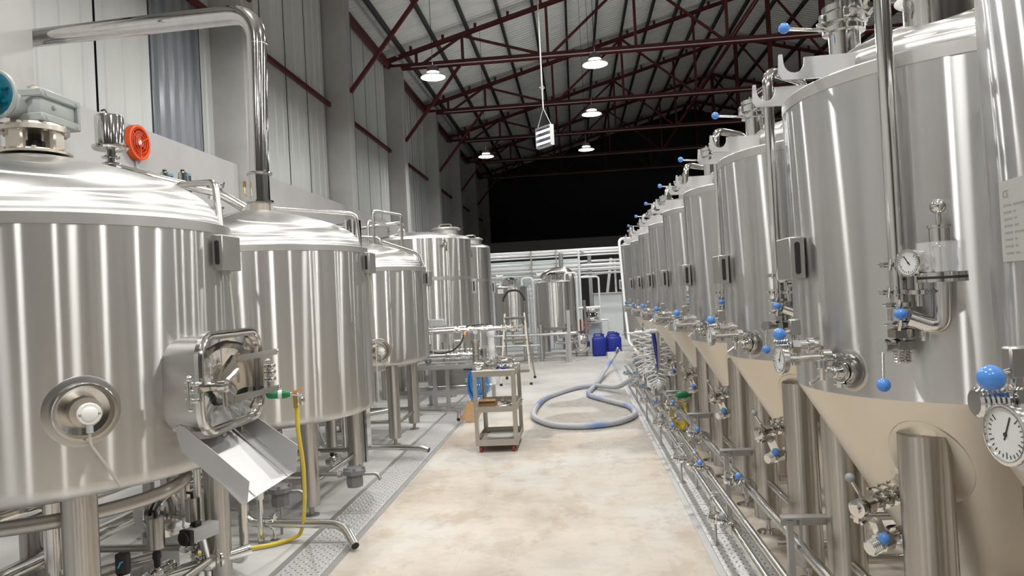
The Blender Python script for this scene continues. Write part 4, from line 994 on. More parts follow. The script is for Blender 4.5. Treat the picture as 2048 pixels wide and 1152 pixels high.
# wort pump with a white motor
pm = thing('wort_pump', 'white pump motor with a polished housing under the first kettle', 'pump', (-2.55, 4.25, 0))
MB().lathe((-2.80, 4.45, .34), (.82, -.57, .12), [(0, .09), (.02, .115), (.24, .115), (.26, .10)], 32).build('motor', 'white_plastic', pm)
MB().lathe((-2.60, 4.31, .37), (.82, -.57, .12), [(0, .12), (.004, .15), (.02, .15), (.024, .10), (.05, .10), (.052, .118), (.07, .118), (.072, .10), (.13, .095), (.132, .115), (.15, .115), (.17, .06)], 32).build('pump_housing', 'polished', pm)
MB().lathe((-2.575, 4.285, .50), (.82, -.57, .12), [(0, .025), (.004, .03)], 4).build('warning_sticker', 'yellow', pm)
MB().box((-2.70, 4.38, .115), (.2, .2, .23), rz=.6).build('pump_foot', 'sheet_steel', pm)
MB().tube([(-2.46, 4.21, .38), (-2.40, 4.17, .38), (-2.40, 4.17, .62), (-2.6, 4.0, .74)], .03, 12, .06).build('pump_pipe', 'pipe_steel', pm)
# foil lagged pipe and misc. pipes below the first kettle
fp = thing('lagged_pipe', 'wrinkled foil lagged pipe behind the first kettle legs', 'pipe', (-3.3, 4.2, 0))
MB().tube([(-3.5, 2.6, .55), (-3.3, 3.6, .52), (-3.05, 4.7, .55), (-3.05, 6.9, .5)], .10, 16, .3).build('foil_lagging', 'crumpled', fp)
MB().tube([(-3.2, 2.9, .22), (-3.1, 4.7, .22), (-3.1, 7.0, .22)], .05, 12, .2).build('foil_lagging', 'crumpled', fp)
for y_ in (3.0, 5.0, 6.6): MB().box((-3.15, y_, .23), (.06, .05, .46)).box((-3.15, y_, .005), (.14, .12, .01)).build('pipe_stand', 'cast_metal', fp)
v2 = thing('riser_pipe', 'vertical steel pipe just behind the second leg of the first kettle', 'pipe', (-2.06, 4.20, 0))
MB().tube([(-2.06, 4.20, .80), (-2.06, 4.20, .10), (-2.30, 4.40, .06)], .026, 12, .08).build('pipe', 'pipe_steel', v2)
nv = MB().rbox((-2.23, 4.80, .43), (.05, .05, .035), .006, 1).build('valve_cap', 'navy', v2)
MB().cyl((-2.23, 4.80, .02), (-2.23, 4.80, .42), .022).lathe((-2.23, 4.80, .30), Z, [(0, .03), (.06, .03)], 8).build('valve_stub', 'polished', v2)
yl = thing('yellow_hose', 'short yellow hose hanging behind the first kettle leg', 'hose', (-2.5, 4.5, .5))
MB().tube([(-2.46, 4.32, .86), (-2.44, 4.36, .78), (-2.41, 4.40, .66), (-2.40, 4.42, .50)], .012, 8, .04).build('hose', 'yellow', yl)
# steel pots and piping standing behind the lids
for lab, (x, y_) in (('steel pot valve on a riser behind the first kettle lid, left of two', (-2.735, 4.69)), ('steel pot valve on a riser behind the first kettle lid, right of two', (-2.63, 4.73))):
    t_ = thing('pneumatic_valve', lab, 'valve', (x, y_, 0), 'pneumatic valves with steel pots')
    MB().cyl((x, y_, 0), (x, y_, 2.37), .025).build('riser', 'pipe_steel', t_)
    MB().lathe((x, y_, 2.37), Z, [(0, .026), (.004, .030), (.185, .030), (.19, .025)], 18).cyl((x+.038, y_+.02, 2.20), (x+.038, y_+.02, 2.55), .010).build('actuator_pot', 'polished', t_)
    MB().lathe((x+.038, y_+.02, 2.535), Z, [(0, .012), (.012, .012)], 12).build('indicator', 'ink_cyan', t_)
    MB().lathe((x, y_, 2.56), Z, [(0, .012), (.014, .014), (.02, .008)], 10).build('air_fitting', 'black', t_)
t_ = thing('heat_exchanger_stack', 'bundle of upright steel plates and pipes behind the second kettle lid', 'equipment', (-2.25, 7.25, 0))
for i in range(4): MB().box((-2.29+.035*i, 7.25, 1.23), (.02, .14, 2.46)).build('plate', 'polished' if i % 2 else 'sheet_steel', t_)
MB().tube([(-2.42, 7.2, .1), (-2.42, 7.2, 2.40), (-2.30, 7.2, 2.40)], .025, 10, .05).build('pipe', 'pipe_steel', t_)

# ---------------------------------------------------------------- wall fan
fn_ = thing('wall_fan', 'round orange ventilation fan on the concrete wall', 'fan', (-5.06, 8.06, 3.62))
o = V(-5.05, 8.06, 3.62); X = (1, 0, 0)
MB().lathe(o, X, [(0, .205), (.07, .205), (.075, .19), (.07, .175), (0, .16)], 40, True, False).build('housing', 'orange', fn_)
for r in (.05, .09, .13, .165): MB().torus(o+V(.075, 0, 0), X, r, .004, 36, 6).build('guard_ring', 'orange', fn_)
for i in range(3): a = 2*PI*i/3+.5; MB().bar(o+V(.075, .02*math.cos(a), .02*math.sin(a)), o+V(.075, .19*math.cos(a), .19*math.sin(a)), .008, .008, X).build('guard_arm', 'orange', fn_)
for i in range(5):
    a = 2*PI*i/5; u_ = V(0, math.cos(a), math.sin(a)); v_ = V(0, -math.sin(a), math.cos(a))
    mb = MB(); p = o+V(.03, 0, 0); sheet4(mb, [p+u_*.03-v_*.02+V(.012, 0, 0), p+u_*.15-v_*.05+V(.02, 0, 0), p+u_*.155+v_*.05-V(.012, 0, 0), p+u_*.03+v_*.02-V(.008, 0, 0)], .003, (1, 0, 0)); mb.build('blade', 'red_bucket', fn_)
MB().lathe(o+V(.02, 0, 0), X, [(0, .035), (.05, .035), (.058, .02)], 18).build('hub', 'dial', fn_)
MB().tube([o+V(.01, 0, -.2), o+V(.015, .005, -.40), o+V(.01, .03, -.6)], .012, 8, .05).build('cable', 'grey_plastic', fn_)

# ---------------------------------------------------------------- insect lamp on a rod
il = thing('insect_lamp', 'flat insect lamp with lit tubes hanging on a long rod', 'lamp', (-.34, 10.6, 3.95)); o = V(-.335, 10.6, 3.90)
Rm = Matrix.Rotation(math.radians(-50), 3, 'Z')
def L_(x, y_, z): return o + Rm @ V(x, y_, z)
fr = MB()
for z in (-.145, .145): fr.box(L_(0, 0, z), (.34, .07, .010), R=Rm)
for x in (-.17, .17): fr.box(L_(x, 0, 0), (.010, .07, .30), R=Rm)
fr.build('frame', 'sheet_steel', il); MB().box(L_(0, .03, 0), (.33, .006, .28), R=Rm).build('back_panel', 'black', il)
for z in (-.085, .0, .085): MB().cyl(L_(-.155, -.012, z), L_(.155, -.012, z), .016, seg=12).build('tube', 'tube_glow', il)
for i in range(9): x = -.152+.038*i; MB().cyl(L_(x, -.042, -.14), L_(x, -.042, .14), .002, seg=5).build('guard_wire', 'polished', il)
ap = o+V(0, 0, .42)
MB().cyl(L_(-.16, 0, .15), ap, .004, seg=6).cyl(L_(.16, 0, .15), ap, .004, seg=6).build('chain', 'dial', il)
MB().cyl(ap, (ap.x, ap.y, ztop(ap.x)+.1), .011, seg=8).build('rod', 'girder_light', il); MB().torus(ap+V(0, 0, .3), (0, 1, 0), .03, .006, 14, 6).build('carabiner', 'polished', il)

# ---------------------------------------------------------------- valve skid in front of the liquor tanks
sk = thing('valve_skid', 'steel pipe skid with filter housings and pumps before the liquor tanks', 'skid', (-1.9, 10.4, 0))
for (x, y_, z1) in ((-1.93, 10.45, 1.22), (-2.28, 9.95, .70), (-2.28, 10.9, .70), (-1.50, 10.9, .72), (-1.32, 10.95, 1.05), (-2.12, 10.45, .70), (-1.5, 9.98, .70)):
    MB().box((x, y_, z1/2), (.055, .055, z1)).box((x, y_, .006), (.11, .11, .012)).build('post', 'sheet_steel', sk)
for (a, b_) in (((-2.3, 9.95, .66), (-1.48, 9.97, .66)), ((-2.3, 10.9, .66), (-1.3, 10.9, .66)), ((-2.28, 9.95, .66), (-2.28, 10.9, .66)), ((-1.5, 9.95, .66), (-1.5, 10.9, .66)), ((-2.4, 10.45, .24), (-1.4, 10.45, .24)), ((-2.28, 9.95, .2), (-2.28, 10.9, .2))):
    MB().bar(a, b_, .05, .06).build('rail', 'sheet_steel', sk)
MB().box((-1.9, 10.22, .695), (.80, .22, .012)).build('deck', 'sheet_steel', sk)
for (pts, r) in (([(-2.45, 10.3, 1.13), (-1.15, 10.3, 1.15)], .033), ([(-2.45, 10.3, 1.17), (-1.6, 10.32, 1.19)], .016), ([(-2.5, 10.2, .78), (-1.45, 10.2, .80)], .038), ([(-2.5, 10.35, .86), (-1.4, 10.35, .86)], .02), ([(-2.6, 10.6, .30), (-1.3, 10.6, .30)], .03), ([(-1.15, 10.3, 1.15), (-.78, 10.3, 1.155)], .030)):
    MB().tube(pts, r, 12).build('pipe', 'pipe_steel', sk)
for x in (-1.72, -1.52, -1.32, -1.05, -.92, -.82):
    v = MB(); butterfly(v, (x, 10.3, 1.147), (1, 0, 0), .033, (0, -1, .4)); v.cyl((x, 10.3, 1.18), (x, 10.3, 1.23), .012).build('valve', 'polished', sk)
for x in (-2.2, -1.85, -1.7, -1.55):
    v = MB(); butterfly(v, (x, 10.2, .79), (1, 0, 0), .036, (0, -.3, 1)); v.cyl((x, 10.2, .82), (x+.02, 10.2, .95), .010).build('valve', 'polished', sk)
MB().tube([(-1.78, 10.25, .84), (-1.78, 10.25, 1.0), (-1.68, 10.25, 1.0)], .016, 8, .03).tube([(-1.62, 10.25, .80), (-1.62, 10.25, .98)], .014, 8).build('sample_loop', 'polished', sk)
for (x, y_, z0, h, r) in ((-1.445, 10.1, .72, .30, .048), (-2.16, 10.25, .72, .27, .045), (-1.98, 10.6, .72, .27, .035)):
    fh = MB().lathe((x, y_, z0-.06), Z, [(0, .03), (.04, .03), (.05, r), (h*.45, r), (h*.46, r*1.5), (h*.49, r*1.5), (h*.5, r), (h, r), (h+.01, r*1.2), (h+.04, r*1.2), (h+.05, r*.4), (h+.09, r*.3)], 20).build('filter_housing', 'leg_steel', sk)
gauge(sk, (-1.43, 10.05, 1.13), (.25, -1, 0), .042, .02, 1.9); MB().cyl((-1.44, 10.1, 1.02), (-1.432, 10.07, 1.10), .008, seg=8).build('gauge_stem', 'polished', sk)
MB().cyl((-1.30, 10.75, .30), (-1.30, 10.75, 1.02), .05, seg=20).lathe((-1.30, 10.75, 1.0), Z, [(0, .05), (.02, .062), (.10, .062), (.16, .05), (.18, .02)], 20).build('sensor_head', 'white_plastic', sk)
MB().tube([(-1.34, 10.72, 1.20), (-1.45, 10.6, 1.20), (-1.75, 10.35, 1.19)], .009, 8, .1).build('signal_cable', 'rubber', sk)
MB().tube([(-1.60, 10.10, 1.09), (-1.63, 10.06, .98), (-1.76, 10.04, .87), (-1.92, 10.04, .84), (-2.08, 10.05, .87), (-2.22, 10.06, .94)], .011, 8, .12).build('air_line', 'rubber', sk)
MB().cyl((-1.60, 10.28, 1.13), (-1.60, 10.09, 1.06), .013, seg=8).build('hose_fitting', 'orange_handle', sk)
MB().rbox((-2.05, 10.45, 1.26), (.22, .10, .11), .008, 1).build('terminal_box', 'grey_plastic', sk)
MB().lathe((-2.0, 10.7, .33), (1, 0, 0), [(0, .09), (.3, .09), (.31, .13), (.40, .13), (.42, .05)], 20).build('pump', 'polished', sk)
MB().rbox((-1.90, 10.75, .45), (.6, .3, .3), .02, 2).build('motor_cover', 'cast_metal', sk)
# low tank-foot plumbing and dark cabinets seen through the legs
cb = thing('electrical_cabinet', 'dark grey cabinet standing behind the third kettle legs', 'cabinet', (-3.4, 9.9, 0))
MB().rbox((-3.4, 9.9, .42), (.8, .5, .80), .01, 1).build('body', 'cast_metal', cb); MB().box((-3.0, 9.648, .42), (.006, .004, .74)).build('door_gap', 'black', cb)

# blue hose coil hung on the skid post
bh = thing('blue_hose_coil', 'bright blue hose coil hanging behind the trolley', 'hose', (-1.42, 9.8, .2))
for i in range(7):
    x = -1.48+.028*i; pts = []
    for k in range(28):
        a = 2*PI*k/28; pts.append((x+.10*math.sin(a*1.0)*(.6+.1*i)-.01*i, 9.86+.03*math.cos(a+i), .42+.20*math.cos(a)*(1-.03*i)))
    MB().tube(pts, .011, 8, closed=True).build('loop', 'blue_hose', bh)
MB().cyl((-1.6, 9.93, .62), (-1.32, 9.80, .62), .012, seg=8).build('hanging_bar', 'rubber', bh)
solo('cardboard_sheet', MB().box((-1.42, 9.30, .12), (.22, .01, .26), R=Matrix.Rotation(math.radians(25), 3, 'Y') @ Matrix.Rotation(math.radians(-28), 3, 'X')), 'cardboard', 'torn piece of cardboard leaning by the trolley leg', 'cardboard', (-1.42, 9.30, 0))

# ---------------------------------------------------------------- trolley
tx0, tx1, ty0, ty1 = -1.105, -.675, 7.42, 8.14
tb = thing('utility_trolley', 'three tier stainless trolley on red castors in the aisle', 'trolley', ((tx0+tx1)/2, (ty0+ty1)/2, 0))
for z, d_, nm in ((.835, .05, 'top_tray'), (.47, .05, 'middle_tray'), (.13, .055, 'bottom_tray')):
    m_ = MB().box(((tx0+tx1)/2, (ty0+ty1)/2, z-d_+.004), (tx1-tx0-.02, ty1-ty0-.02, .005))
    for x in (tx0, tx1): m_.box((x, (ty0+ty1)/2, z-d_/2), (.006, ty1-ty0, d_+.01))
    for y_ in (ty0, ty1): m_.box(((tx0+tx1)/2, y_, z-d_/2), (tx1-tx0, .006, d_+.01))
    if z > .8:
        for y_ in (ty0, ty1): m_.cyl((tx0-.01, y_, z+.006), (tx1+.01, y_, z+.006), .009, seg=8)
    m_.build(nm, 'alu', tb)
for x, sx in ((tx0, 1), (tx1, -1)):
    for y_, sy in ((ty0, 1), (ty1, -1)):
        p_ = MB().box((x+.018*sx, y_-.004*sy, .46), (.04, .005, .78)).box((x-.004*sx, y_+.018*sy, .46), (.005, .04, .78)).build('corner_post', 'alu', tb)
        for z in (.82, .80, .46, .44, .12, .10): MB().sphere((x+.02*sx, y_-.008*sy, z), .0055, 8, 6).build('rivet', 'polished', p_)
        cw = MB().cyl((x+.045*sx-.014, y_+.05*sy, .036), (x+.045*sx+.014, y_+.05*sy, .036), .036, seg=20).build('castor_wheel', 'caster_red', tb)
        MB().box((x+.045*sx-.018, y_+.05*sy, .055), (.004, .03, .06)).box((x+.045*sx+.018, y_+.05*sy, .055), (.004, .03, .06)).box((x+.045*sx, y_+.05*sy, .082), (.05, .05, .006)).build('castor_fork', 'rubber', cw)
solo('cardboard_box', MB().box((-.98, 7.58, .428), (.18, .13, .006)).box((-.98, 7.515, .475), (.18, .004, .10)).box((-.98, 7.645, .475), (.18, .004, .10)).box((-1.07, 7.58, .475), (.004, .13, .10)).box((-.89, 7.58, .475), (.004, .13, .10)).box((-.98, 7.50, .53), (.18, .05, .003), R=Matrix.Rotation(.4, 3, 'X')),
     'cardboard', 'small open cardboard box on the middle trolley tray', 'box', (-.98, 7.58, .425))
# loose fittings lying on the trays
def fitting(kind, p, ang, label, grp):
    p = Vector(p); d = V(math.cos(ang), math.sin(ang), .12*math.sin(ang*3)); mb = MB(); Lf = .085+.05*((kind*37) % 5)/5
    if kind % 3 == 0: mb.tube([p-d*Lf, p, p+V(-d.y, d.x, .1)*Lf*.9], .019, 10, .05); clamp(mb, p-d*Lf*.9, d, .019); clamp(mb, p+V(-d.y, d.x, .1)*Lf*.85, V(-d.y, d.x, .1), .019)
    elif kind % 3 == 1: mb.cyl(p-d*Lf, p+d*Lf, .019, seg=12); clamp(mb, p-d*Lf*.9, d, .02); clamp(mb, p+d*Lf*.9, d, .02)
    else: butterfly(mb, p, d, .022); mb.cyl(p, p+V(-d.y, d.x, .5)*.09, .006, seg=8)
    solo('pipe_fitting', mb, 'polished', label, 'pipe fitting', p-V(0, 0, .02), grp)
pos = [(x_, y_, z_+.02+.03*((i_*5) % 3)/2) for i_, (x_, y_, z_) in enumerate([(-1.02, 7.52, .83), (-.92, 7.50, .84), (-.82, 7.53, .83), (-.74, 7.50, .84), (-1.0, 7.66, .84), (-.88, 7.575, .88), (-.77, 7.66, .85), (-.95, 7.80, .84), (-.82, 7.82, .85), (-1.03, 7.90, .84), (-.90, 7.96, .85), (-.76, 7.95, .84), (-.86, 7.58, .89), (-.80, 7.74, .89)])]
kn = ('steel elbow fitting', 'straight steel spool fitting', 'small steel valve')
def where(p): return ('at the front' if p[1] < 7.6 else 'in the middle' if p[1] < 7.85 else 'at the back') + (' left' if p[0] < -.95 else ' right' if p[0] > -.81 else ' centre')
for i, p in enumerate(pos): fitting(i, p, .7+i*1.37, kn[i % 3]+( ' on top of the heap ' if p[2] > .87 else ' heaped ')+where(p)+' of top tray', 'fittings heaped on the top tray')
for i, p in enumerate([(-.80, 7.55, .455), (-.74, 7.66, .46), (-.83, 7.72, .455), (-.76, 7.84, .455)]): fitting(i+1, p, .3+i*1.9, kn[(i+1) % 3]+' lying '+where(p)+' of the middle tray', 'clamps on the middle tray')
solo('hose_gasket', MB().tube([(-.82+.05*math.cos(a), 7.50+.03*math.sin(a), .865+.01*math.sin(2*a)) for a in [2*PI*i/24 for i in range(24)]], .010, 8, closed=True), 'navy', 'blue rubber gasket among the fittings on the top tray', 'gasket', (-.86, 7.52, .85))
solo('steel_pipe', MB().tube([(-1.10, 7.50, .855), (-1.0, 7.70, .88), (-.80, 7.98, .90)], .017, 10, .1), 'pipe_steel', 'long thin steel pipe lying across the fittings on the top tray', 'pipe', (-.95, 7.72, .86))

# ---------------------------------------------------------------- step ladder
la = thing('step_ladder', 'aluminium step ladder with a black padded hoop, behind the trolley', 'ladder', (-1.15, 13.4, 0))
fx0, fx1, yf, yb, yt = -1.42, -.88, 12.92, 13.93, 13.35
for x, xt in ((fx0, -1.33), (fx1, -.97)):
    s_ = MB().bar((x, yf, .03), (xt, yt, 1.28), .032, .020, (0, 1, 0)).build('front_rail', 'ladder_alu', la); MB().box((x, yf, .02), (.05, .04, .04)).build('rail_foot', 'rubber', s_)
    s_ = MB().bar((x+.01, yb, .03), (xt, yt+.06, 1.22), .028, .018, (0, 1, 0)).build('rear_rail', 'ladder_alu', la); MB().box((x+.01, yb, .02), (.05, .04, .04)).build('rail_foot', 'rubber', s_)
for i, z in enumerate((.25, .52, .80, 1.20)):
    t = z/1.28; y_ = yf+(yt-yf)*t; wx = (.54-.18*t)
    MB().box((-1.15, y_+.03, z), (wx, .10 if i < 3 else .22, .022)).box((-1.15, y_-.02, z-.012), (wx, .006, .04)).build('step', 'ladder_alu', la)
MB().tube([(-1.33, yt, 1.22), (-1.345, yt, 1.52), (-1.26, yt, 1.70), (-1.04, yt, 1.70), (-.955, yt, 1.52), (-.97, yt, 1.22)], .014, 10, .14).build('hoop', 'ladder_alu', la)
MB().tube([(-1.344, yt, 1.50), (-1.345, yt, 1.54), (-1.26, yt, 1.70), (-1.04, yt, 1.70), (-.955, yt, 1.54), (-.956, yt, 1.50)], .022, 10, .14).build('hoop_pad', 'rubber', la)
MB().bar((-1.38, 13.1, .42), (-.93, 13.75, .30), .012, .012).bar((-.93, 13.1, .42), (-1.38, 13.75, .30), .012, .012).build('cross_brace', 'cast_metal', la)

# ---------------------------------------------------------------- big hose on the floor
hp = [(.80, 11.04, .28), (.70, 11.2, .20), (.54, 11.44, .10), (.21, 12.03, .06), (-.09, 11.94, .047), (-.38, 11.37, .045), (-.55, 10.88, .045), (-.63, 10.13, .045), (-.64, 9.50, .045), (-.57, 9.11, .045), (-.36, 8.68, .045), (-.09, 8.53, .045), (.17, 8.54, .045), (.43, 8.72, .045), (.62, 9.07, .045), (.67, 9.39, .045), (.63, 9.86, .045), (.46, 10.26, .045), (.28, 10.65, .045), (.14, 11.0, .045), (.11, 11.34, .045), (.16, 11.67, .045), (.27, 12.4, .05), (.40, 13.3, .09), (.55, 14.2, .17), (.72, 14.9, .30)]
def smooth(pts, k=4):
    P = [Vector(p) for p in pts]; out = []
    for i in range(len(P)-1):
        a, b_, c, d = P[max(i-1, 0)], P[i], P[i+1], P[min(i+2, len(P)-1)]
        for j in range(k):
            t = j/k; out.append(.5*((2*b_)+(c-a)*t+(2*a-5*b_+4*c-d)*t*t+(3*b_-a-3*c+d)*t*t*t))
    return out+[P[-1]]
hs = thing('transfer_hose', 'thick grey blue hose looped on the wet aisle floor', 'hose', (0, 10, 0))
MB().tube(smooth([(a, b_, c-.008) for a, b_, c in hp]), .037, 16).build('hose', 'hose_grey', hs)
e = V(.80, 11.04, .28); hc = MB().cyl(e, e+V(.10, -.10, .03), .036, seg=16); clamp(hc, e+V(.09, -.09, .03), (.7, -.7, .2), .034, (0, 0, 1)); hc.build('coupling', 'polished', hs)
hc = MB().cyl((.72, 14.9, .30), (.80, 15.1, .36), .036, seg=16); clamp(hc, (.80, 15.1, .36), (.4, .9, .3), .034, (0, 0, 1)); hc.build('coupling', 'polished', hs)

# ---------------------------------------------------------------- spiral hoses hung at the fermenters
rk = thing('hose_rail', 'steel rail bundle over the spiral hoses beside the fermenters', 'rail', (.92, 9.0, 0))
for (a, b_) in (((.62, 9.2, 1.05), (1.10, 8.9, 1.09)), ((.66, 8.8, 1.08), (1.10, 9.05, 1.06)), ((.72, 9.3, 1.06), (1.0, 8.6, 1.12))): MB().cyl(a, b_, .014, seg=10).build('rod', 'pipe_white', rk)
MB().bar((.97, 9.0, 0), (.97, 9.0, 1.08), .03, .03).box((.97, 9.0, .006), (.1, .1, .012)).build('post', 'sheet_steel', rk)
for (x, y_) in ((.80, 9.05), (.95, 8.85), (1.02, 9.0)):
    s_ = MB(); clamp(s_, (x, y_, 1.09), (1, .2, 0), .03, (0, 0, 1)); s_.cyl((x, y_, 1.07), (x, y_, 1.18), .010).build('fitting', 'polished', rk)
def spiral(label, xa, xb, y_, ztop_, zbot, turns, r=.068):
    ctl = [(xa, y_, ztop_), (xa-.005, y_, (ztop_+zbot)/2), (xa+(xb-xa)*.28, y_, zbot+.05), ((xa+xb)/2, y_-.02, zbot), (xb-(xb-xa)*.28, y_, zbot+.05), (xb+.005, y_, (ztop_+zbot)/2), (xb, y_, ztop_)]
    sp = smooth(ctl, 30); n = len(sp); pts = []; per = 12; tot = turns*per
    for i in range(tot+1):
        s_ = i/tot*(n-1); j = min(int(s_), n-2); c = sp[j].lerp(sp[j+1], s_-j); tg = (sp[j+1]-sp[j]).normalized()
        u_ = V(0, 1, 0); v_ = tg.cross(u_).normalized(); a = 2*PI*i/per; pts.append(c+(u_*math.cos(a)+v_*math.sin(a))*r)
    h_ = thing('spiral_hose', label, 'hose', (xa, y_, zbot), 'spiral hoses'); MB().tube(pts, .0075, 6).build('coil', 'spiral_clear', h_)
    MB().tube([pts[0], (xa, y_, ztop_+.03)], .008, 6).tube([pts[-1], (xb, y_, ztop_+.03)], .008, 6).build('hose_end', 'spiral_clear', h_)
spiral('clear spiral hose hanging in a deep loop, nearer one', .80, 1.03, 8.75, 1.05, .46, 27)
spiral('clear spiral hose hanging in a loop, behind the other', .74, .92, 9.35, 1.06, .55, 22)
solo('blue_hose_end', MB().tube([(.93, 9.15, 1.05), (.945, 9.12, .88), (.965, 9.05, .68), (.97, 9.04, .60)], .026, 12, .1), 'navy', 'dark blue hose end hanging between the spiral hoses', 'hose', (.95, 9.1, .6))
gg = thing('spray_gun', 'green spray gun lying across the pipes below the fermenters', 'spray gun', (1.0, 7.5, .4))
MB().lathe((.95, 7.48, .505), (1, .1, .02), [(0, .014), (.01, .026), (.03, .036), (.11, .036), (.13, .026), (.16, .015)], 16).build('grip', 'green', gg)
MB().cyl((.87, 7.47, .50), (.95, 7.48, .505), .014).tube([(1.02, 7.48, .49), (1.05, 7.47, .45), (1.03, 7.47, .43)], .008, 6).cyl((.97, 7.48, .50), (.955, 7.46, .40), .012).build('barrel', 'polished', gg)
yc = thing('yellow_hose_coil', 'yellow hose coil hung behind the pipes under the fermenters', 'hose', (1.0, 7.6, .12))
for i in range(5): MB().tube([(1.0+(.07+.008*i)*math.cos(a), 7.60+.02*i, .28+(.14-.012*i)*math.sin(a)) for a in [2*PI*k/24 for k in range(24)]], .011, 8, closed=True).build('loop', 'yellow', yc)

# ================================================================ BACK OF THE HALL
def back_tank(label, cx, cy, R, z0, z1):
    t_ = thing('buffer_tank', label, 'tank', (cx, cy, 0), 'small legged tanks at the back'); c = (cx, cy, 0)
    MB().lathe(c, Z, [(z0-.06, .2), (z0, R-.03), (z0+.03, R), (z1, R)], 64, True, False).build('shell', 'brushed', t_)
    MB().lathe(c, Z, [(z1-.001, R+.004), (z1+.02, R+.004), (z1+.03, R-.02), (z1+.07, R*.6), (z1+.09, .001)], 64, False, False).build('lid', 'lid_steel', t_)
    MB().lathe(c, Z, [(z1+.05, R*.44), (z1+.18, R*.44), (z1+.182, R*.56), (z1+.20, R*.56), (z1+.22, R*.3), (z1+.26, R*.14)], 32).build('manway', 'polished', t_)
    for sx in (-1, 1):
        for sy in (-1, 1): MB().cyl((cx+sx*R*.78, cy+sy*R*.78, 0), (cx+sx*R*.78, cy+sy*R*.78, z0+.10), .045, seg=16).build('leg', 'sheet_steel', t_)
    MB().tube([(cx, cy, z0-.05), (cx, cy, .40), (cx+.5, cy-.1, .40)], .035, 12, .08).build('outlet_pipe', 'pipe_steel', t_)
    MB().tube([(cx+R*.7, cy, z1+.03), (cx+R*.7, cy, z1+.22), (cx+R*1.35, cy, z1+.22), (cx+R*1.35, cy, .3)], .025, 10, .07).build('side_pipe', 'pipe_white', t_)
    MB().tube([(cx-R*1.1, cy-.1, .3), (cx-R*1.1, cy-.1, z1+.1), (cx-R*.6, cy-.1, z1+.1)], .02, 10, .06).build('side_pipe', 'pipe_white', t_)
    return t_
back_tank('small legged steel tank at the back, right of the ladder', -.556, 17.7, .43, .77, 1.86)
bt1 = back_tank('small legged steel tank at the back, directly behind the ladder hoop', -1.62, 18.0, .41, .77, 1.80)
MB().box((-1.83, 17.58, 1.72), (.14, .01, .11)).build('paper_sign', 'white_plastic', bt1)
du2 = thing('bent_duct', 'fat bent steel duct behind the small back tank', 'duct', (-.45, 18.9, 0))
MB().tube([(-.85, 18.9, .1), (-.85, 18.9, 2.0), (-.6, 18.9, 2.15), (-.15, 18.9, 2.17), (-.12, 18.9, .1)], .13, 20, .25).build('duct', 'pipe_steel', du2)
# low cross pipes between the back tanks
lp = thing('floor_pipework', 'pair of low steel pipes running across between the back tanks', 'pipework', (-.9, 16.9, 0))
MB().tube([(-2.0, 16.95, .66), (.0, 16.95, .66), (.15, 17.4, .66)], .035, 12, .08).tube([(-2.0, 16.9, .42), (-.9, 16.9, .42)], .03, 12).build('pipe', 'pipe_steel', lp)
for x in (-1.9, -.28): MB().box((x, 16.95, .36), (.06, .06, .72)).box((x, 16.95, .005), (.12, .12, .01)).build('post', 'sheet_steel', lp)
MB().box((-.21, 16.85, .60), (.08, .06, 1.20)).build('post', 'sheet_steel', lp)
# centrifugal pump
cpu = thing('centrifugal_pump', 'round stainless pump on small feet beside the blue canisters', 'pump', (.06, 18.25, 0)); o = V(.06, 18.25, .30)
MB().lathe(o+V(0, .25, 0), (0, -1, 0), [(0, .13), (.18, .13), (.19, .22), (.24, .235), (.29, .22), (.30, .17), (.31, .15), (.315, .10), (.34, .09), (.35, .03)], 32).build('casing', 'polished', cpu)
MB().torus(o+V(0, -.05, 0), (0, 1, 0), .15, .018, 28, 8).build('clamp_ring', 'pipe_steel', cpu)
for sx in (-.13, .13): MB().cyl((o.x+sx, o.y, 0), (o.x+sx, o.y, .17), .018, seg=8).build('foot', 'cast_metal', cpu)
MB().tube([o+V(.15, 0, .1), o+V(.15, 0, .40), o+V(.13, 0, 1.1)], .035, 12, .05).tube([o+V(0, -.08, 0), o+V(-.3, -.08, .22), o+V(-.55, -.08, .22)], .04, 12, .08).build('pipe', 'pipe_steel', cpu)
s_ = MB(); butterfly(s_, o+V(.15, 0, .42), Z, .038, (1, 0, 0)); s_.cyl(o+V(.15, 0, .42), o+V(.28, -.02, .47), .01).build('valve', 'polished', cpu)
# diaphragm pump stand
ds = thing('pump_stand', 'small steel stand carrying a diaphragm pump behind the blue canisters', 'pump', (.40, 18.75, 0))
for x in (.20, .60):
    for y_ in (18.6, 18.95): MB().box((x, y_, .40), (.035, .035, .80)).build('leg', 'sheet_steel', ds)
MB().box((.40, 18.78, .81), (.46, .42, .02)).build('table_top', 'sheet_steel', ds)
MB().box((.42, 18.9, .50), (.30, .01, .56)).build('back_board', 'panel_white', ds)
MB().rbox((.40, 18.75, .90), (.30, .18, .08), .02, 2).rbox((.40, 18.75, 1.12), (.34, .18, .08), .02, 2).lathe((.27, 18.75, 1.01), (1, 0, 0), [(0, .11), (.04, .13), (.06, .05), (.20, .05), (.22, .13), (.26, .11)], 24).build('diaphragm_pump', 'polished', ds)
MB().box((.40, 18.70, 1.01), (.10, .12, .10)).build('air_motor', 'black', ds)
MB().tube([(.0, 18.75, 1.19), (.6, 18.75, 1.19)], .035, 12).tube([(.6, 18.78, .86), (.80, 18.78, .86), (.80, 18.78, .62)], .02, 10, .05).build('pipe', 'pipe_white', ds)
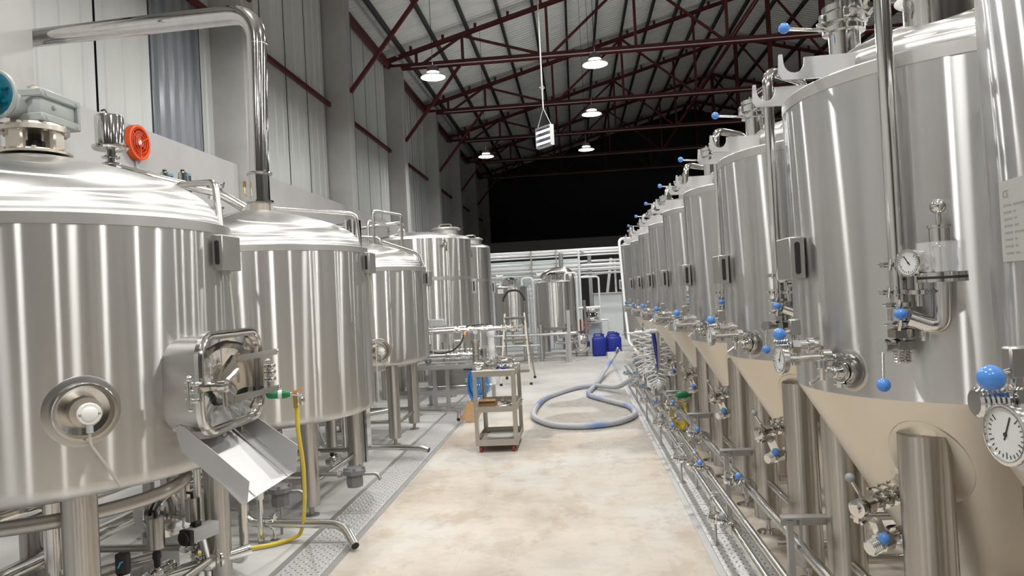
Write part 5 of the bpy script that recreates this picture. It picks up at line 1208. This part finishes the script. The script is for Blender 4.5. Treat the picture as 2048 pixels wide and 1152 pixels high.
# blue canisters
def canister(x, y_, label, rz=0):
    t_ = thing('blue_canister', label, 'canister', (x, y_, 0), 'blue plastic canisters')
    b_ = MB().rbox((x, y_, .235), (.34, .30, .46), .05, 3); b_.rbox((x, y_, .455), (.27, .24, .10), .03, 2); b_.build('body', 'drum_blue', t_)
    MB().tube([(x-.11, y_, .49), (x-.10, y_, .55), (x+.06, y_, .55), (x+.07, y_, .49)], .018, 8, .03).build('handle', 'drum_blue', t_)
    MB().cyl((x+.10, y_-.06, .49), (x+.10, y_-.06, .545), .035, seg=16).build('cap', 'navy', t_)
    for s2 in (-1, 1): MB().box((x+.09*s2, y_-.151, .23), (.012, .006, .30)).build('moulded_rib', 'drum_blue', t_)
    return t_
canister(.50, 18.15, 'blue plastic canister on the left, nearest the pump'); canister(.88, 18.15, 'blue plastic canister on the right, in front'); canister(.86, 18.62, 'blue plastic canister standing behind the front two')
wt = thing('white_tray', 'low white plastic tray on the floor before the blue canisters', 'tray', (.92, 17.3, 0))
m_ = MB().box((.92, 17.3, .006), (.5, .4, .012))
for x in (.67, 1.17): m_.box((x, 17.3, .07), (.01, .4, .14))
for y_ in (17.1, 17.5): m_.box((.92, y_, .07), (.5, .01, .14))
m_.build('tray', 'white_plastic', wt)
rb = thing('red_bucket', 'brick red ribbed bucket on a shelf beyond the pump', 'bucket', (.18, 20.0, .42))
MB().lathe((.18, 20.0, .45), Z, [(0, .15), (.36, .19), (.37, .21), (.40, .21), (.40, .185), (.02, .14)], 24, True, True).build('body', 'red_bucket', rb)
for i in range(8): a = i*PI/4+.2; MB().bar((.18+.155*math.cos(a), 20+.155*math.sin(a), .46), (.18+.19*math.cos(a), 20+.19*math.sin(a), .80), .02, .012).build('rib', 'red_bucket', rb)
bs = thing('bucket_stand', 'low concrete block under the red bucket', 'block', (.18, 20.0, 0)); MB().rbox((.18, 20.0, .225), (.5, .5, .45), .02, 2).build('block', 'partition_white', bs)
# partition: cold room panel wall, dark doorway, low wall with window
cr = thing('cold_room', 'pale blue white panel room with equipment in front at the back', 'room', (-1.7, 21.6, 0))
for i in range(4): MB().rbox((-3.2+.83*i+.415, 21.1, 1.29), (.822, .10, 2.58), .006, 1).build('wall_panel', 'panel_white', cr)
MB().box((-1.56, 22.62, 2.5), (3.3, 2.9, .1)).build('roof_panel', 'panel_white', cr); MB().rbox((.075, 22.6, 1.29), (.08, 2.9, 2.58), .006, 1).build('wall_panel', 'panel_white', cr)
text_mesh('H', .14, lambda x, y_: V(-1.05+x, 21.045, 1.75+y_)).build('lettering', 'post_grey', cr)
lw = thing('block_partition', 'low white block wall with a dark window above, right of the doorway', 'partition', (1.6, 21.2, 0))
MB().rbox((1.75, 21.2, .765), (2.5, .15, 1.53), .01, 1).build('wall', 'partition_white', lw)
MB().box((1.75, 21.12, 1.54), (2.54, .22, .03)).build('sill', 'white_plastic', lw); MB().box((1.16, 21.2, 2.0), (.05, .1, .92)).build('window_post', 'white_plastic', lw); MB().box((1.75, 21.2, 2.48), (2.5, .12, .05)).build('lintel', 'white_plastic', lw)
br = thing('raking_strut', 'white slanted strut seen through the dark window opening', 'strut', (.85, 22.4, 0)); MB().bar((.72, 22.4, 0), (1.12, 22.4, 2.6), .08, .08, (0, 1, 0)).build('strut', 'white_plastic', br)
po = thing('pipe_rack', 'rack of white pipes crossing the back of the hall overhead', 'pipe rack', (-.8, 20.4, 0))
for x in (.42, -3.2): MB().box((x, 20.4, 1.38), (.10, .10, 2.76)).build('post', 'post_grey', po)
for z, y_, r in ((2.78, 20.4, .045), (2.70, 20.3, .03), (2.62, 20.2, .022), (2.46, 20.5, .03), (2.34, 20.3, .05), (2.24, 20.2, .035), (2.12, 20.3, .022), (2.20, 20.5, .025)):
    MB().cyl((-4.6, y_, z), (2.6, y_, z), r, seg=12).build('pipe', 'pipe_white', po)
for x in (-2.4, -1.2, -.5): MB().box((x, 20.34, 2.45), (.03, .36, .72)).build('hanger', 'cast_metal', po)
MB().tube([(.12, 19.4, .1), (.12, 19.4, 2.72), (.25, 20.2, 2.70)], .03, 10, .05).tube([(.62, 19.6, .3), (.62, 19.6, 2.0), (-.05, 19.5, 2.0)], .028, 10, .08).build('drop_pipe', 'pipe_white', po)
MB().tube([(-.36, 19.6, .1), (-.36, 19.6, 2.68)], .06, 12).build('drop_pipe', 'post_grey', po)
MB().tube([(.05, 20.9, 2.02), (.3, 20.6, 2.06), (.8, 20.5, 2.10), (2.2, 20.5, 2.12)], .022, 8, .1).build('drop_pipe', 'ink_cyan' if False else 'pipe_white', po)
for x, lb in ((-2.0, 'white round headed flow meter left of the tank behind the ladder'), (-.93, 'white round headed flow meter between the two back tanks'), (-.28, 'white round headed flow meter right, beside the grey upright pipe')):
    h_ = thing('flow_meter', lb, 'meter', (x, 19.2, 0), 'flow meters above the back tanks')
    MB().lathe((x-.09, 19.2, 2.10), (1, 0, 0), [(0, .06), (.004, .075), (.03, .075), (.032, .06), (.15, .06), (.152, .075), (.178, .075), (.18, .06)], 20).build('head', 'white_plastic', h_)
    MB().cyl((x, 19.2, 2.05), (x, 19.2, 0), .022, seg=10).lathe((x, 19.2, 1.75), Z, [(0, .03), (.2, .03)], 12).build('stem', 'pipe_white', h_)
mg = thing('pipe_ladder', 'rungs of thin white pipes between the two back tanks', 'pipework', (-1.1, 18.4, 0))
for x in (-1.17, -1.03): MB().cyl((x, 18.4, 0), (x, 18.4, 1.85), .022, seg=8).build('upright', 'pipe_white', mg)
for z in (.5, .9, 1.15, 1.5, 1.62, 1.74): MB().cyl((-1.3, 18.4, z), (-.9, 18.4, z), .015, seg=8).build('rung', 'pipe_white', mg)
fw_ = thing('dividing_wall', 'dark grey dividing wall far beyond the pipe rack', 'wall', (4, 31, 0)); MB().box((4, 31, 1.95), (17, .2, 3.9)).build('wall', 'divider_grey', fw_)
